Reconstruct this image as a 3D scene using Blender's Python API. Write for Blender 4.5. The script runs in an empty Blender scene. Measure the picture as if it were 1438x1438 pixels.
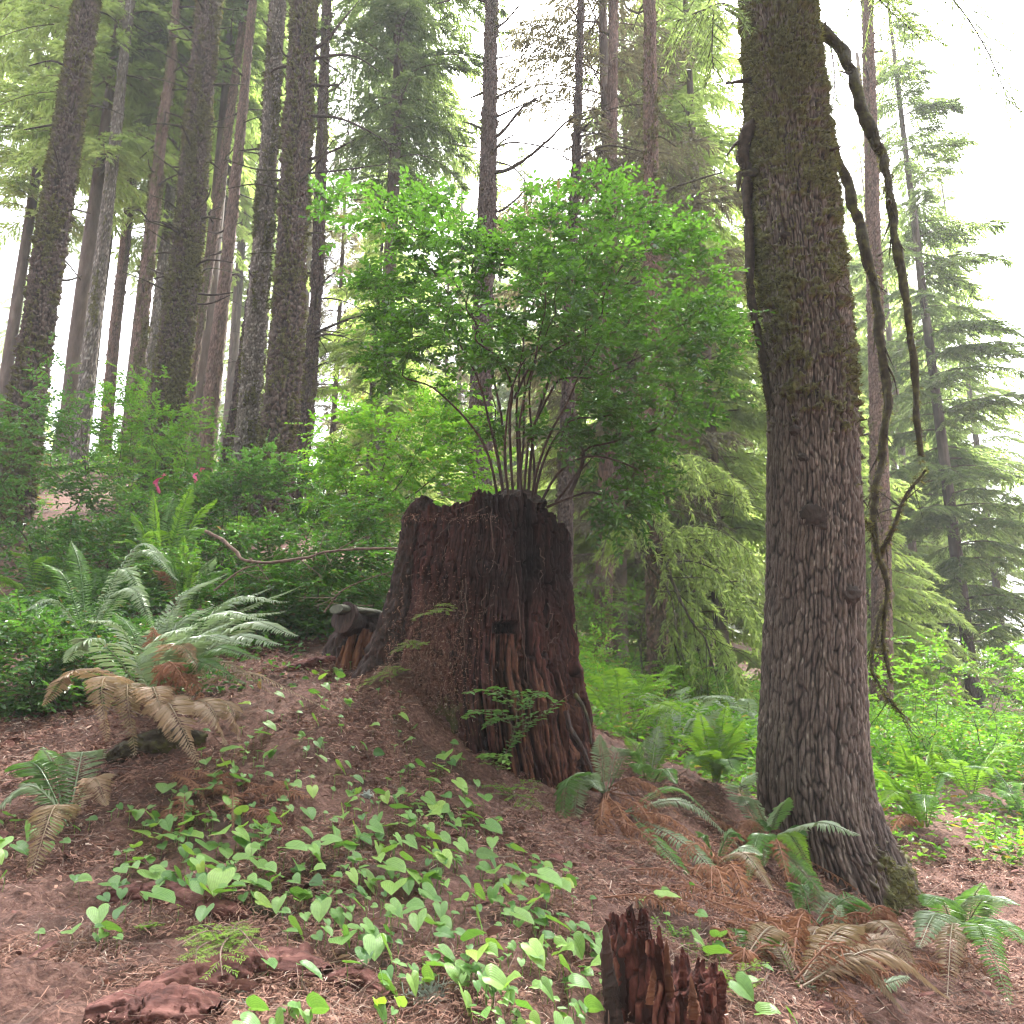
import bpy, math, random
import numpy as np
R = math.radians
rng = np.random.default_rng(7)
random.seed(7)
SC = bpy.context.scene
COL = SC.collection

# ------------------------------------------------------------------ camera model
EYE = np.array([0.0, 0.0, 1.6]); PITCH = R(12.3); FPX = 1080.0; CX = CY = 719.0
FWD = np.array([0, math.cos(PITCH), math.sin(PITCH)])
UPV = np.array([0, -math.sin(PITCH), math.cos(PITCH)])
def ray(px, py):
    return FWD + np.array([(px - CX) / FPX, 0, 0]) + UPV * ((CY - py) / FPX)
def W(px, py, Y):
    d = ray(px, py); return EYE + d * (Y / d[1])
def zc(p):
    return float(np.dot(np.asarray(p) - EYE, FWD))
def nrm(v):
    v = np.asarray(v, float); return v / (np.linalg.norm(v, axis=-1, keepdims=True) + 1e-12)

# ------------------------------------------------------------------ noise
def _h(ix, iy, iz, seed):
    n = (ix * 73856093) ^ (iy * 19349663) ^ (iz * 83492791) ^ (seed * 2654435 + 12345)
    n = n & 0x7fffffff
    n = ((n >> 13) ^ n) & 0x7fffffff
    n = (n * ((n * n * 15731 + 789221) & 0x7fffffff) + 1376312589) & 0x7fffffff
    return n / 2147483647.0
def vnoise(p, seed=0):
    p = np.asarray(p, float); i = np.floor(p).astype(np.int64); f = p - i
    f = f * f * (3 - 2 * f); r = 0
    for dx in (0, 1):
        for dy in (0, 1):
            for dz in (0, 1):
                w = (f[..., 0] if dx else 1 - f[..., 0]) * (f[..., 1] if dy else 1 - f[..., 1]) * (f[..., 2] if dz else 1 - f[..., 2])
                r = r + w * _h(i[..., 0] + dx, i[..., 1] + dy, i[..., 2] + dz, seed)
    return r * 2 - 1
def fbm(p, seed=0, oct=4, gain=0.5):
    p = np.asarray(p, float); a = 1; s = 0; t = 0
    for k in range(oct):
        s = s + a * vnoise(p, seed + k * 17); t += a; a *= gain; p = p * 2.03
    return s / t
def voro(x, y, seed, wrapx=None):
    """cellular noise: F1, F2-F1, cell value"""
    ix = np.floor(x).astype(np.int64); iy = np.floor(y).astype(np.int64)
    f1 = np.full(x.shape, 9.0); f2 = np.full(x.shape, 9.0); cv = np.zeros(x.shape)
    for dx in (-1, 0, 1):
        for dy in (-1, 0, 1):
            cx = ix + dx; cy = iy + dy
            hx = cx % wrapx if wrapx else cx
            px = cx + _h(hx, cy, 0 * cx, seed); py = cy + _h(hx, cy, 0 * cx + 1, seed)
            d = np.hypot(px - x, py - y); v = _h(hx, cy, 0 * cx + 2, seed)
            m = d < f1
            f2 = np.where(m, f1, np.minimum(f2, d)); cv = np.where(m, v, cv); f1 = np.where(m, d, f1)
    return f1, f2 - f1, cv
def sstep(a, b, x):
    t = np.clip((x - a) / (b - a), 0, 1); return t * t * (3 - 2 * t)

# ------------------------------------------------------------------ mesh builder
def world_loc(o):
    l = np.zeros(3)
    while o is not None:
        l += np.array(o.location); o = o.parent
    return l
class MB:
    def __init__(s): s.v = []; s.f = {3: [], 4: []}; s.a = []; s.n = 0; s.ex = {}; s.uv = []
    def add(s, v, f, rnd=0.5, uv=None, **ex):
        v = np.asarray(v, float).reshape(-1, 3); f = np.asarray(f, np.int64)
        s.v.append(v); s.f[f.shape[1]].append(f + s.n)
        s.a.append(np.broadcast_to(np.asarray(rnd, float), (len(v),)))
        s.uv.append(np.zeros((len(v), 2)) if uv is None else np.asarray(uv))
        for k, x in ex.items(): s.ex.setdefault(k, []).append((s.n, np.broadcast_to(np.asarray(x, float), (len(v),))))
        s.n += len(v)
    def quads(s, v4, rnd):          # v4 (n,4,3), rnd (n,)
        n = len(v4)
        if n: s.add(v4.reshape(-1, 3), np.arange(n * 4).reshape(-1, 4), np.repeat(rnd, 4))
    def tris(s, v3, rnd):
        n = len(v3)
        if n: s.add(v3.reshape(-1, 3), np.arange(n * 3).reshape(-1, 3), np.repeat(rnd, 3))
    def mesh(s, name, mat, org=None, smooth=True):
        m = bpy.data.meshes.new(name)
        V = np.concatenate(s.v) if s.v else np.zeros((0, 3))
        if org is not None: V = V - org
        F3 = np.concatenate(s.f[3]) if s.f[3] else np.zeros((0, 3), np.int64)
        F4 = np.concatenate(s.f[4]) if s.f[4] else np.zeros((0, 4), np.int64)
        m.vertices.add(len(V)); m.vertices.foreach_set('co', V.astype(np.float32).ravel())
        li = np.concatenate([F3.ravel(), F4.ravel()]).astype(np.int32)
        m.loops.add(len(li)); m.loops.foreach_set('vertex_index', li)
        np_ = len(F3) + len(F4); m.polygons.add(np_)
        st = np.concatenate([np.arange(len(F3)) * 3, len(F3) * 3 + np.arange(len(F4)) * 4]).astype(np.int32)
        m.polygons.foreach_set('loop_start', st)
        m.update(calc_edges=True)
        m.polygons.foreach_set('use_smooth', np.full(np_, smooth, dtype=bool))
        at = m.attributes.new('rnd', 'FLOAT', 'POINT'); at.data.foreach_set('value', np.concatenate(s.a).astype(np.float32))
        for k, L in s.ex.items():
            arr = np.zeros(s.n, np.float32)
            for st_, x in L: arr[st_:st_ + len(x)] = x
            at = m.attributes.new(k, 'FLOAT', 'POINT'); at.data.foreach_set('value', arr)
        if any(u.any() for u in s.uv):
            U = np.concatenate(s.uv); ul = m.uv_layers.new(name='UVMap')
            ul.data.foreach_set('uv', U[li].astype(np.float32).ravel())
        m.materials.append(mat); m.validate(); return m
    def build(s, name, mat, parent=None, smooth=True):
        o = bpy.data.objects.new(name, s.mesh(name, mat, world_loc(parent) if parent else None, smooth))
        COL.objects.link(o)
        if parent: o.parent = parent
        return o
def tag(o, label=None, cat=None, group=None, kind=None):
    if label: o['label'] = label
    if cat: o['category'] = cat
    if group: o['group'] = group
    if kind: o['kind'] = kind
    return o
def thing(name, loc, label, cat, group=None):
    o = bpy.data.objects.new(name, None); COL.objects.link(o); o.empty_display_size = .1
    o.location = [float(c) for c in loc]
    return tag(o, label, cat, group)
def copy_tree(o, parent=None):
    c = o.copy(); COL.objects.link(c); c.parent = parent
    for ch in list(o.children): copy_tree(ch, c)
    return c
def frames(path):
    P = np.asarray(path, float); T = nrm(np.gradient(P, axis=0))
    ref = np.array([0, 1.0, 0]) if abs(T[0][1]) < .9 else np.array([1.0, 0, 0])
    N = []; n = nrm(ref - T[0] * np.dot(ref, T[0]))
    for t in T:
        n = nrm(n - t * np.dot(n, t)); N.append(n)
    N = np.array(N); return P, T, N, np.cross(T, N)
def grid_faces(nr, ns, wrap=True):
    i = np.arange(nr - 1)[:, None]; j = np.arange(ns if wrap else ns - 1)[None, :]; k = (j + 1) % ns
    return np.stack([i * ns + j, i * ns + k, (i + 1) * ns + k, (i + 1) * ns + j], -1).reshape(-1, 4)
def tube(mb, path, rad, n=6, rnd=.5, cap=True, rough=0.0, seed=0):
    P, T, N, B = frames(path); r = np.broadcast_to(np.asarray(rad, float), (len(P),))
    th = np.arange(n) * 2 * math.pi / n
    rr = r[:, None] * np.ones(n)
    ring = N[:, None, :] * np.cos(th)[None, :, None] + B[:, None, :] * np.sin(th)[None, :, None]
    if rough:
        q = P[:, None, :] + ring * r[:, None, None]
        rr = rr * (1 + rough * fbm(q * (0.6 / max(r.max(), 1e-4)), seed, 3))
    V = P[:, None, :] + ring * rr[..., None]
    v = V.reshape(-1, 3); f = grid_faces(len(P), n)
    mb.add(v, f, rnd)
    if cap:
        for e in (0, len(P) - 1):
            c = np.concatenate([V[e], P[e][None]]); idx = np.arange(n)
            ff = np.stack([idx, (idx + 1) % n, np.full(n, n)], -1)
            mb.add(c, ff if e else ff[:, ::-1], rnd)
def spline(pts, n):
    P = np.asarray(pts, float)
    if len(P) == 2: t = np.linspace(0, 1, n)[:, None]; return P[0] * (1 - t) + P[1] * t
    Q = np.concatenate([[2 * P[0] - P[1]], P, [2 * P[-1] - P[-2]]])
    out = []
    for u in np.linspace(0, len(P) - 1 - 1e-6, n):
        i = int(u); t = u - i; a, b, c, d = Q[i:i + 4]
        out.append(.5 * (2 * b + (c - a) * t + (2 * a - 5 * b + 4 * c - d) * t * t + (3 * b - a - 3 * c + d) * t ** 3))
    return np.array(out)

# ------------------------------------------------------------------ materials
def newmat(name):
    m = bpy.data.materials.new(name); m.use_nodes = True; nt = m.node_tree
    for n in list(nt.nodes): nt.nodes.remove(n)
    o = nt.nodes.new('ShaderNodeOutputMaterial'); return m, nt, o
def N(nt, t, **kw):
    n = nt.nodes.new(t)
    for k, v in kw.items():
        if k in n.inputs: n.inputs[k].default_value = v
        else: setattr(n, k, v)
    return n
def ramp(nt, fac, stops):
    r = nt.nodes.new('ShaderNodeValToRGB'); el = r.color_ramp.elements
    while len(el) < len(stops): el.new(.5)
    for e, (p, c) in zip(el, stops): e.position = p; e.color = (*c, 1) if len(c) == 3 else c
    nt.links.new(fac, r.inputs[0]); return r.outputs[0]
def attr(nt, name): return N(nt, 'ShaderNodeAttribute', attribute_name=name).outputs['Fac']
def mix(nt, fac, a, b, mode='MIX'):
    m = nt.nodes.new('ShaderNodeMix'); m.data_type = 'RGBA'; m.blend_type = mode
    for s, x in ((m.inputs[0], fac), (m.inputs[6], a), (m.inputs[7], b)):
        if hasattr(x, 'links') or hasattr(x, 'is_linked'): nt.links.new(x, s)
        elif isinstance(x, (int, float)): s.default_value = x
        else: s.default_value = (*x, 1)
    return m.outputs[2]
def noise(nt, scale, detail=4, coord=None, rough=.55, mapscale=None):
    n = N(nt, 'ShaderNodeTexNoise', Scale=scale, Detail=detail, Roughness=rough)
    if coord is None: coord = N(nt, 'ShaderNodeTexCoord').outputs['Object']
    if mapscale:
        mp = nt.nodes.new('ShaderNodeMapping'); mp.inputs['Scale'].default_value = mapscale
        nt.links.new(coord, mp.inputs[0]); coord = mp.outputs[0]
    nt.links.new(coord, n.inputs['Vector']); return n.outputs['Fac']
def bump(nt, h, strength, dist):
    b = N(nt, 'ShaderNodeBump', Strength=strength, Distance=dist); nt.links.new(h, b.inputs['Height']); return b.outputs[0]
def leafmat(name, c0, c1, tr, trans=.4, rough=.45, spec=.5, c2=None, veins=False):
    m, nt, o = newmat(name)
    st = [(0.0, c0), (1.0, c1)] if c2 is None else [(0.0, c0), (.93, c1), (.985, c2)]
    col = ramp(nt, attr(nt, 'rnd'), st)
    p = N(nt, 'ShaderNodeBsdfPrincipled', Roughness=rough); p.inputs['Specular IOR Level'].default_value = spec
    if veins:
        sx = nt.nodes.new('ShaderNodeSeparateXYZ'); nt.links.new(N(nt, 'ShaderNodeTexCoord').outputs['UV'], sx.inputs[0])
        mu = N(nt, 'ShaderNodeMath', operation='MULTIPLY'); nt.links.new(sx.outputs[0], mu.inputs[0]); mu.inputs[1].default_value = 38
        sn = N(nt, 'ShaderNodeMath', operation='SINE'); nt.links.new(mu.outputs[0], sn.inputs[0])
        ve = ramp(nt, sn.outputs[0], [(0, (.80, .84, .78)), (.6, (1, 1, 1))]); col = mix(nt, .8, col, ve, 'MULTIPLY')
        oi = nt.nodes.new('ShaderNodeObjectInfo'); col = mix(nt, 1, col, ramp(nt, oi.outputs['Random'], [(0, (.72, .82, .80)), (.45, (1.08, 1.1, 1.1)), (.92, (1.3, 1.2, 1.0)), (1, (1.5, 1.2, .75))]), 'MULTIPLY')
        nz = noise(nt, 90, 4); col = mix(nt, .5, col, ramp(nt, nz, [(.3, (.72, .74, .7)), (.6, (1.06, 1.05, 1.05))]), 'MULTIPLY')
        nt.links.new(bump(nt, sn.outputs[0], .25, .002), p.inputs['Normal'])
    nt.links.new(col, p.inputs['Base Color'])
    t = nt.nodes.new('ShaderNodeBsdfTranslucent')
    tc = mix(nt, 1.0, col, tr, 'MULTIPLY'); nt.links.new(tc, t.inputs[0])
    ms = N(nt, 'ShaderNodeMixShader', Fac=trans)
    nt.links.new(p.outputs[0], ms.inputs[1]); nt.links.new(t.outputs[0], ms.inputs[2]); nt.links.new(ms.outputs[0], o.inputs[0])
    return m
def solidmat(name, stops, scale=20, mapscale=None, rough=.85, bumps=.4, bd=.01, use_rnd=False):
    m, nt, o = newmat(name)
    nz = noise(nt, scale, 6, mapscale=mapscale)
    f = nz
    if use_rnd:
        ad = N(nt, 'ShaderNodeMath', operation='ADD'); nt.links.new(nz, ad.inputs[0]); 
        sb = N(nt, 'ShaderNodeMath', operation='MULTIPLY_ADD'); nt.links.new(attr(nt, 'rnd'), sb.inputs[0]); sb.inputs[1].default_value = .6; sb.inputs[2].default_value = -.3
        nt.links.new(sb.outputs[0], ad.inputs[1]); f = ad.outputs[0]
    p = N(nt, 'ShaderNodeBsdfPrincipled', Roughness=rough); p.inputs['Specular IOR Level'].default_value = .25
    nt.links.new(ramp(nt, f, stops), p.inputs['Base Color'])
    nt.links.new(bump(nt, nz, bumps, bd), p.inputs['Normal']); nt.links.new(p.outputs[0], o.inputs[0]); return m
def barkmat(name, furrow, plate, flake, moss, flake_at=.8, rough=.85):
    """bark: hgt (0 furrow .. 1 plate), cell (a number per plate), moss (cover) live on the mesh"""
    m, nt, o = newmat(name)
    uv = N(nt, 'ShaderNodeTexCoord').outputs['UV']
    n1 = noise(nt, 60, 6, uv, .65, (1, .35, 1)); n2 = noise(nt, 9, 4, uv, .6, (1, .5, 1))
    c = mix(nt, attr(nt, 'hgt'), furrow, plate)
    c = mix(nt, attr(nt, 'cell'), c, tuple(x * .62 for x in plate)) if False else c
    fh = N(nt, 'ShaderNodeMath', operation='MULTIPLY'); nt.links.new(attr(nt, 'flake'), fh.inputs[0]); fh.inputs[1].default_value = .8
    c = mix(nt, fh.outputs[0], c, flake)
    c = mix(nt, .75, c, ramp(nt, n1, [(.3, (.45, .43, .42)), (.7, (1.5, 1.5, 1.5))]), 'MULTIPLY')
    c = mix(nt, .6, c, ramp(nt, n2, [(.3, (.6, .57, .6)), (.7, (1.3, 1.3, 1.25))]), 'MULTIPLY')
    ms = N(nt, 'ShaderNodeMath', operation='MULTIPLY_ADD'); nt.links.new(n1, ms.inputs[0]); ms.inputs[1].default_value = .9; ms.inputs[2].default_value = -.45
    ma = N(nt, 'ShaderNodeMath', operation='ADD', use_clamp=True); nt.links.new(ms.outputs[0], ma.inputs[0]); nt.links.new(attr(nt, 'moss'), ma.inputs[1])
    mf = ramp(nt, ma.outputs[0], [(.4, (0, 0, 0)), (.62, (1, 1, 1))])
    mc = ramp(nt, n1, [(.25, tuple(x * .45 for x in moss)), (.75, tuple(x * 1.35 for x in moss))])
    n3 = noise(nt, 28, 4, uv, .6); mc = mix(nt, .85, mc, ramp(nt, n3, [(.32, (.35, .33, .3)), (.52, (.95, .95, .9)), (.7, (1.5, 1.5, 1.3))]), 'MULTIPLY')
    c = mix(nt, mf, c, mc)
    p = N(nt, 'ShaderNodeBsdfPrincipled', Roughness=rough); p.inputs['Specular IOR Level'].default_value = .3
    nt.links.new(c, p.inputs['Base Color'])
    nt.links.new(bump(nt, n1, .6, .012), p.inputs['Normal']); nt.links.new(p.outputs[0], o.inputs[0]); return m

M = {}
M['bark_big'] = barkmat('furrowed_bark', (.016, .011, .010), (.185, .142, .126), (.36, .30, .27), (.145, .14, .062), .84)
M['bark_dark'] = barkmat('dark_scaly_bark', (.022, .014, .013), (.12, .083, .07), (.26, .2, .18), (.11, .10, .034), .86)
M['bark_pale'] = barkmat('pale_flecked_bark', (.06, .048, .042), (.20, .165, .14), (.48, .44, .41), (.12, .11, .04), .70)
M['bark_red'] = barkmat('reddish_bark', (.06, .038, .03), (.2, .125, .1), (.3, .22, .18), (.13, .12, .05), .8)
M['bark_far'] = solidmat('distant_bark', [(.3, (.07, .05, .042)), (.55, (.15, .11, .09)), (.75, (.24, .19, .16))], 6, (1, 1, .25), bumps=.8, bd=.05)
M['branch'] = solidmat('dead_branch_bark', [(.3, (.025, .018, .015)), (.7, (.09, .065, .05))], 25, bumps=.5)
M['branch_moss'] = solidmat('mossy_branch_bark', [(.3, (.03, .022, .018)), (.5, (.06, .05, .03)), (.7, (.11, .11, .03))], 18, bumps=.7, bd=.02)
M['stem'] = solidmat('shrub_stem_bark', [(.3, (.04, .025, .021)), (.7, (.12, .078, .065))], 30, (1, 1, .3))
M['twig'] = solidmat('dry_twig', [(.3, (.10, .065, .05)), (.7, (.26, .18, .145))], 30)
M['root'] = solidmat('fine_root', [(.3, (.05, .03, .025)), (.7, (.16, .105, .085))], 30)
M['moss'] = leafmat('moss_tufts', (.035, .034, .014), (.19, .185, .078), (1.3, 1.3, .6), .3, .8, .1)
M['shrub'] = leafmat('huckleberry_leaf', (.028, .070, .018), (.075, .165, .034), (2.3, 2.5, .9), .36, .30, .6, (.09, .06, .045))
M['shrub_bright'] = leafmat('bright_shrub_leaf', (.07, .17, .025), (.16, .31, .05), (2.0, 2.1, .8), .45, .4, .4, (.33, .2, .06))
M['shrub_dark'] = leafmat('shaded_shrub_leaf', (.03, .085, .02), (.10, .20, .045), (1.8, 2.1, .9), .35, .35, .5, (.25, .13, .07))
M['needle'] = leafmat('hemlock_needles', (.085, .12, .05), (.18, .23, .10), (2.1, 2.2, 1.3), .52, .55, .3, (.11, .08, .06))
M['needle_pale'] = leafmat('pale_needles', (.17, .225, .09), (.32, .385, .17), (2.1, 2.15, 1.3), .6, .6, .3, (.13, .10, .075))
M['needle_brown'] = leafmat('brown_needles', (.12, .115, .075), (.24, .21, .15), (1.5, 1.5, 1.0), .38, .65, .2, (.15, .105, .085))
M['needle_young'] = leafmat('young_hemlock_needles', (.12, .22, .05), (.28, .42, .10), (1.6, 1.7, .8), .42, .5, .3)
M['heart'] = leafmat('heart_leaf', (.10, .23, .06), (.28, .45, .13), (1.6, 1.7, .7), .3, .36, .5, veins=True)
M['heart_dark'] = leafmat('broad_leaf', (.06, .14, .035), (.12, .24, .06), (1.4, 1.6, .6), .3, .35, .5, veins=True)
M['stalk'] = solidmat('green_stalk', [(.3, (.12, .16, .05)), (.7, (.2, .2, .09))], 40)
M['fern'] = leafmat('sword_fern_green', (.07, .14, .045), (.16, .27, .10), (1.6, 1.9, .8), .3, .36, .6)
M['fern_pale'] = leafmat('sword_fern_grey_green', (.18, .245, .15), (.35, .42, .28), (1.2, 1.4, .9), .22, .33, .7)
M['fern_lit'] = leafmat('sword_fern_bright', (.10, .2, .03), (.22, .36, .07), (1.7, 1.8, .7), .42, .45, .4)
M['fern_bronze'] = leafmat('sword_fern_bronze', (.20, .17, .10), (.42, .29, .21), (1.2, 1.2, .8), .22, .40, .5, (.28, .30, .15))
M['fern_dead'] = leafmat('dead_fern_brown', (.20, .085, .055), (.44, .25, .17), (1.2, 1.1, .8), .2, .7, .2)
M['rachis'] = solidmat('fern_rachis', [(.3, (.16, .13, .06)), (.7, (.28, .2, .1))], 40)
M['litter'] = leafmat('needle_litter', (.095, .038, .027), (.42, .24, .18), (1, 1, 1), .1, .75, .2, (.58, .46, .39))
M['lichen'] = solidmat('grey_lichen', [(.3, (.3, .34, .3)), (.7, (.55, .6, .54))], 60)
M['flag'] = leafmat('pink_ribbon', (.75, .12, .28), (.85, .2, .40), (1.1, 1, 1), .3, .4, .4)

# ------------------------------------------------------------------ terrain
ctrl = [(200, 1420, 1.75), (470, 1430, 1.65), (720, 1438, 1.6), (1000, 1436, 1.75), (1240, 1436, 2.1), (1420, 1436, 2.4), (20, 1420, 1.75),
        (20, 1250, 2.45), (200, 1250, 2.4), (470, 1250, 2.35), (720, 1250, 2.45), (950, 1260, 2.7), (1080, 1290, 3.2), (1250, 1300, 4.25), (1420, 1290, 4.2),
        (20, 1080, 3.4), (200, 1080, 3.3), (330, 1060, 3.3), (450, 1080, 3.2), (620, 1100, 3.4), (760, 1112, 3.72), (860, 1130, 3.9), (970, 1130, 4.2), (1080, 1150, 4.55), (1200, 1215, 4.7),
        (470, 1000, 3.6), (500, 960, 4.1), (570, 1000, 3.78), (574, 935, 3.95), (640, 1065, 3.75), (420, 960, 4.1),
        (20, 960, 4.4), (200, 955, 4.3), (330, 930, 4.5), (500, 920, 4.7),
        (20, 880, 6.2), (220, 850, 6.2), (430, 850, 6.2), (600, 860, 6.5), (750, 950, 6.2), (850, 1040, 6.0), (1000, 1060, 6.2), (1240, 1090, 7), (1430, 1110, 7),
        (20, 740, 9.5), (220, 740, 9.5), (390, 745, 9.5), (560, 800, 10), (900, 985, 10), (1100, 1000, 10), (1430, 1030, 11),
        (20, 640, 15), (220, 650, 15), (380, 680, 15), (600, 780, 16), (900, 940, 18), (1200, 960, 20)]
CP = [W(*c) for c in ctrl]
CP += [np.array(p, float) for p in [(-6, 0, 1.9), (-2.5, 0, .9), (0, 0, .35), (3, 0, -.2), (7, 0, -1.2), (-9, 4, 3.4), (9, 4, -.6), (0, -5, -.8), (-10, -5, 1.5), (10, -5, -3),
      (-16, 22, 8.2), (-8, 24, 7.2), (0, 26, 4.5), (10, 28, 2.5), (22, 26, 1.0), (-30, 30, 11), (-14, 40, 7.5), (0, 45, 5.5), (20, 45, 3), (45, 40, 0), (-45, 45, 10), (-40, 10, 10), (40, 10, -5), (0, 80, 6), (60, 80, 2), (-60, 80, 9), (-90, 0, 12), (90, 0, -8), (0, 130, 7), (-110, 130, 9), (110, 130, 2)]]
CP = np.array(CP)
def _phi(d): return d * d * np.log(d + 1e-6)
def _solve():
    n = len(CP); D = np.linalg.norm(CP[:, None, :2] - CP[None, :, :2], axis=-1)
    K = _phi(D) + np.eye(n) * .02; Pm = np.c_[np.ones(n), CP[:, :2]]
    A = np.block([[K, Pm], [Pm.T, np.zeros((3, 3))]])
    return np.linalg.solve(A, np.r_[CP[:, 2], 0, 0, 0])
TPS = _solve()
def gz0(x, y):
    x = np.asarray(x, float); y = np.asarray(y, float); sh = np.broadcast(x, y).shape
    x = np.broadcast_to(x, sh).ravel(); y = np.broadcast_to(y, sh).ravel(); z = np.zeros(x.shape); n = len(CP)
    for a in range(0, len(x), 20000):
        b = a + 20000; D = np.hypot(x[a:b, None] - CP[None, :, 0], y[a:b, None] - CP[None, :, 1])
        z[a:b] = _phi(D) @ TPS[:n] + TPS[n] + TPS[n + 1] * x[a:b] + TPS[n + 2] * y[a:b]
    return z.reshape(sh)
def gz(x, y):
    z = gz0(x, y); q = np.stack([np.asarray(x, float), np.asarray(y, float), 0 * np.asarray(x, float)], -1)
    return z + .05 * fbm(q * 1.7, 3, 3) + .035 * fbm(q * 5, 4, 3) + .018 * fbm(q * 11, 5, 3)
def hit(px, py, lift=0.0):
    d = ray(px, py); d = d / d[1]; Y = np.linspace(1.0, 30, 900)
    P = EYE + d[None] * Y[:, None]; g = gz(P[:, 0], P[:, 1]) + lift
    k = np.argmax(P[:, 2] < g)
    return P[k] if (P[:, 2] < g).any() else P[-1]
def G(px, Y, dz=0.0):            # ground point under an image column at a distance
    x = (px - CX) / FPX * Y * 1.0; return np.array([x, Y, float(gz(np.array([x]), np.array([Y]))[0]) + dz])

xs = np.unique(np.concatenate([np.linspace(-2.6, 2.8, 330), np.sign(np.linspace(-1, 1, 150)) * np.abs(np.linspace(-1, 1, 150)) ** 2.6 * 120]))
ys = np.unique(np.concatenate([np.linspace(1.2, 5.6, 280), 5.6 + np.linspace(0, 1, 120) ** 2.6 * 130, np.linspace(-8, 1.2, 24)]))
GX, GY = np.meshgrid(xs, ys); GZ = gz(GX, GY)
GZ = GZ + (.020 * fbm(np.stack([GX, GY, GX * 0], -1) * 30, 9, 4) + .012 * np.abs(fbm(np.stack([GX, GY, GX * 0], -1) * 12, 19, 3))) * (np.abs(GX) < 5) * (GY < 8)
g = MB(); g.add(np.stack([GX, GY, GZ], -1), grid_faces(len(ys), len(xs), False)[:, ::-1])
mg, nt, o = newmat('forest_floor')
n1 = noise(nt, 3.0, 5); n2 = noise(nt, 55, 6, rough=.7)
c = ramp(nt, n2, [(.25, (.035, .016, .012)), (.5, (.145, .068, .050)), (.75, (.32, .18, .14))])
c = mix(nt, ramp(nt, n1, [(.52, (0, 0, 0)), (.68, (.7, .7, .7))]), c, (.045, .028, .02))
p = N(nt, 'ShaderNodeBsdfPrincipled', Roughness=.9); nt.links.new(c, p.inputs['Base Color']); nt.links.new(bump(nt, n2, .9, .02), p.inputs['Normal']); nt.links.new(p.outputs[0], o.inputs[0])
tag(g.build('forest_floor', mg), 'sloping forest floor of red brown needle litter', kind='structure')

# ------------------------------------------------------------------ leaf and needle generators
def leaves_into(mb, pos, d, nor, L, Wd, fold, rnd):
    d = nrm(d); s = nrm(np.cross(d, nor)); n = np.cross(s, d)
    L = np.broadcast_to(L, (len(pos),))[:, None]; Wd = np.broadcast_to(Wd, (len(pos),))[:, None]
    up = n * Wd * fold
    b = pos; t = pos + d * L - n * L * .12
    l1 = pos + d * L * .32 + s * Wd * .5 + up; l2 = pos + d * L * .68 + s * Wd * .42 + up * .8
    r1 = pos + d * L * .32 - s * Wd * .5 + up; r2 = pos + d * L * .68 - s * Wd * .42 + up * .8
    V = np.stack([b, l1, l2, t, r2, r1], 1); n_ = len(pos); base = np.arange(n_)[:, None] * 6
    F = np.concatenate([base + np.array([0, 3, 2, 1]), base + np.array([0, 5, 4, 3])])
    mb.add(V.reshape(-1, 3), F, np.repeat(rnd, 6))
def sprays(mbl, mbt, pos, direc, length, leafL, r, per=15, flat=.75, twr=.0012):
    """flat leafy sprays: a thin twig with alternating leaves, at each of many positions"""
    n = len(pos); d = nrm(direc)
    side = nrm(np.cross(d, np.array([0, 0, 1.0])) + r.normal(0, .15, (n, 3)))
    nor = nrm(np.cross(side, d)); nor = np.where(nor[:, 2:3] < 0, -nor, nor)
    nor = nrm(nor * flat + r.normal(0, .3, (n, 3)) * (1 - flat) + np.array([0, 0, .35]))
    side = nrm(np.cross(d, nor)); ln = np.broadcast_to(length, (n,)) * r.uniform(.7, 1.25, n)
    rb = r.random(n)
    ts = np.linspace(.12, 1, per)
    for k, t in enumerate(ts):
        sg = 1 if k % 2 else -1
        p = pos + d * (ln * t)[:, None] - nor * (ln * .22 * t * t)[:, None] * .6
        a = (.95 if t < .97 else .1) * sg + r.normal(0, .22, n)
        ld = d * np.cos(a)[:, None] + side * np.sin(a)[:, None] + r.normal(0, .17, (n, 3)) - np.array([0, 0, .08])
        lnor = nrm(nor + r.normal(0, .33, (n, 3)))
        L = leafL * r.uniform(.7, 1.15, n) * (1 - .25 * abs(t - .5))
        keep = r.random(n) < .93
        leaves_into(mbl, p[keep], ld[keep], lnor[keep], L[keep], (L * .5)[keep], r.uniform(.1, .4), np.clip(rb * .65 + r.random(n) * .35 - .1 + .12 * t, 0, 1)[keep])
    if mbt is not None:              # twigs as thin triangular prisms
        a0 = pos; a1 = pos + d * (ln * .95)[:, None] - nor * (ln * .13)[:, None]
        th = [0, 2.1, 4.2]
        ra = [side * math.cos(x) * twr + nor * math.sin(x) * twr for x in th]
        V = np.stack([a0 + ra[0], a0 + ra[1], a0 + ra[2], a1 + ra[0] * .5, a1 + ra[1] * .5, a1 + ra[2] * .5], 1)
        base = np.arange(n)[:, None] * 6
        F = np.concatenate([base + np.array(q) for q in ([0, 1, 4, 3], [1, 2, 5, 4], [2, 0, 3, 5])])
        mbt.add(V.reshape(-1, 3), F, 1.0)
def inpoly(x, y, poly):
    P = np.asarray(poly, float); c = np.zeros(x.shape, bool); j = len(P) - 1
    for i in range(len(P)):
        xi, yi = P[i]; xj, yj = P[j]
        m = ((yi > y) != (yj > y)) & (x < (xj - xi) * (y - yi) / (yj - yi + 1e-9) + xi); c ^= m; j = i
    return c
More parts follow.
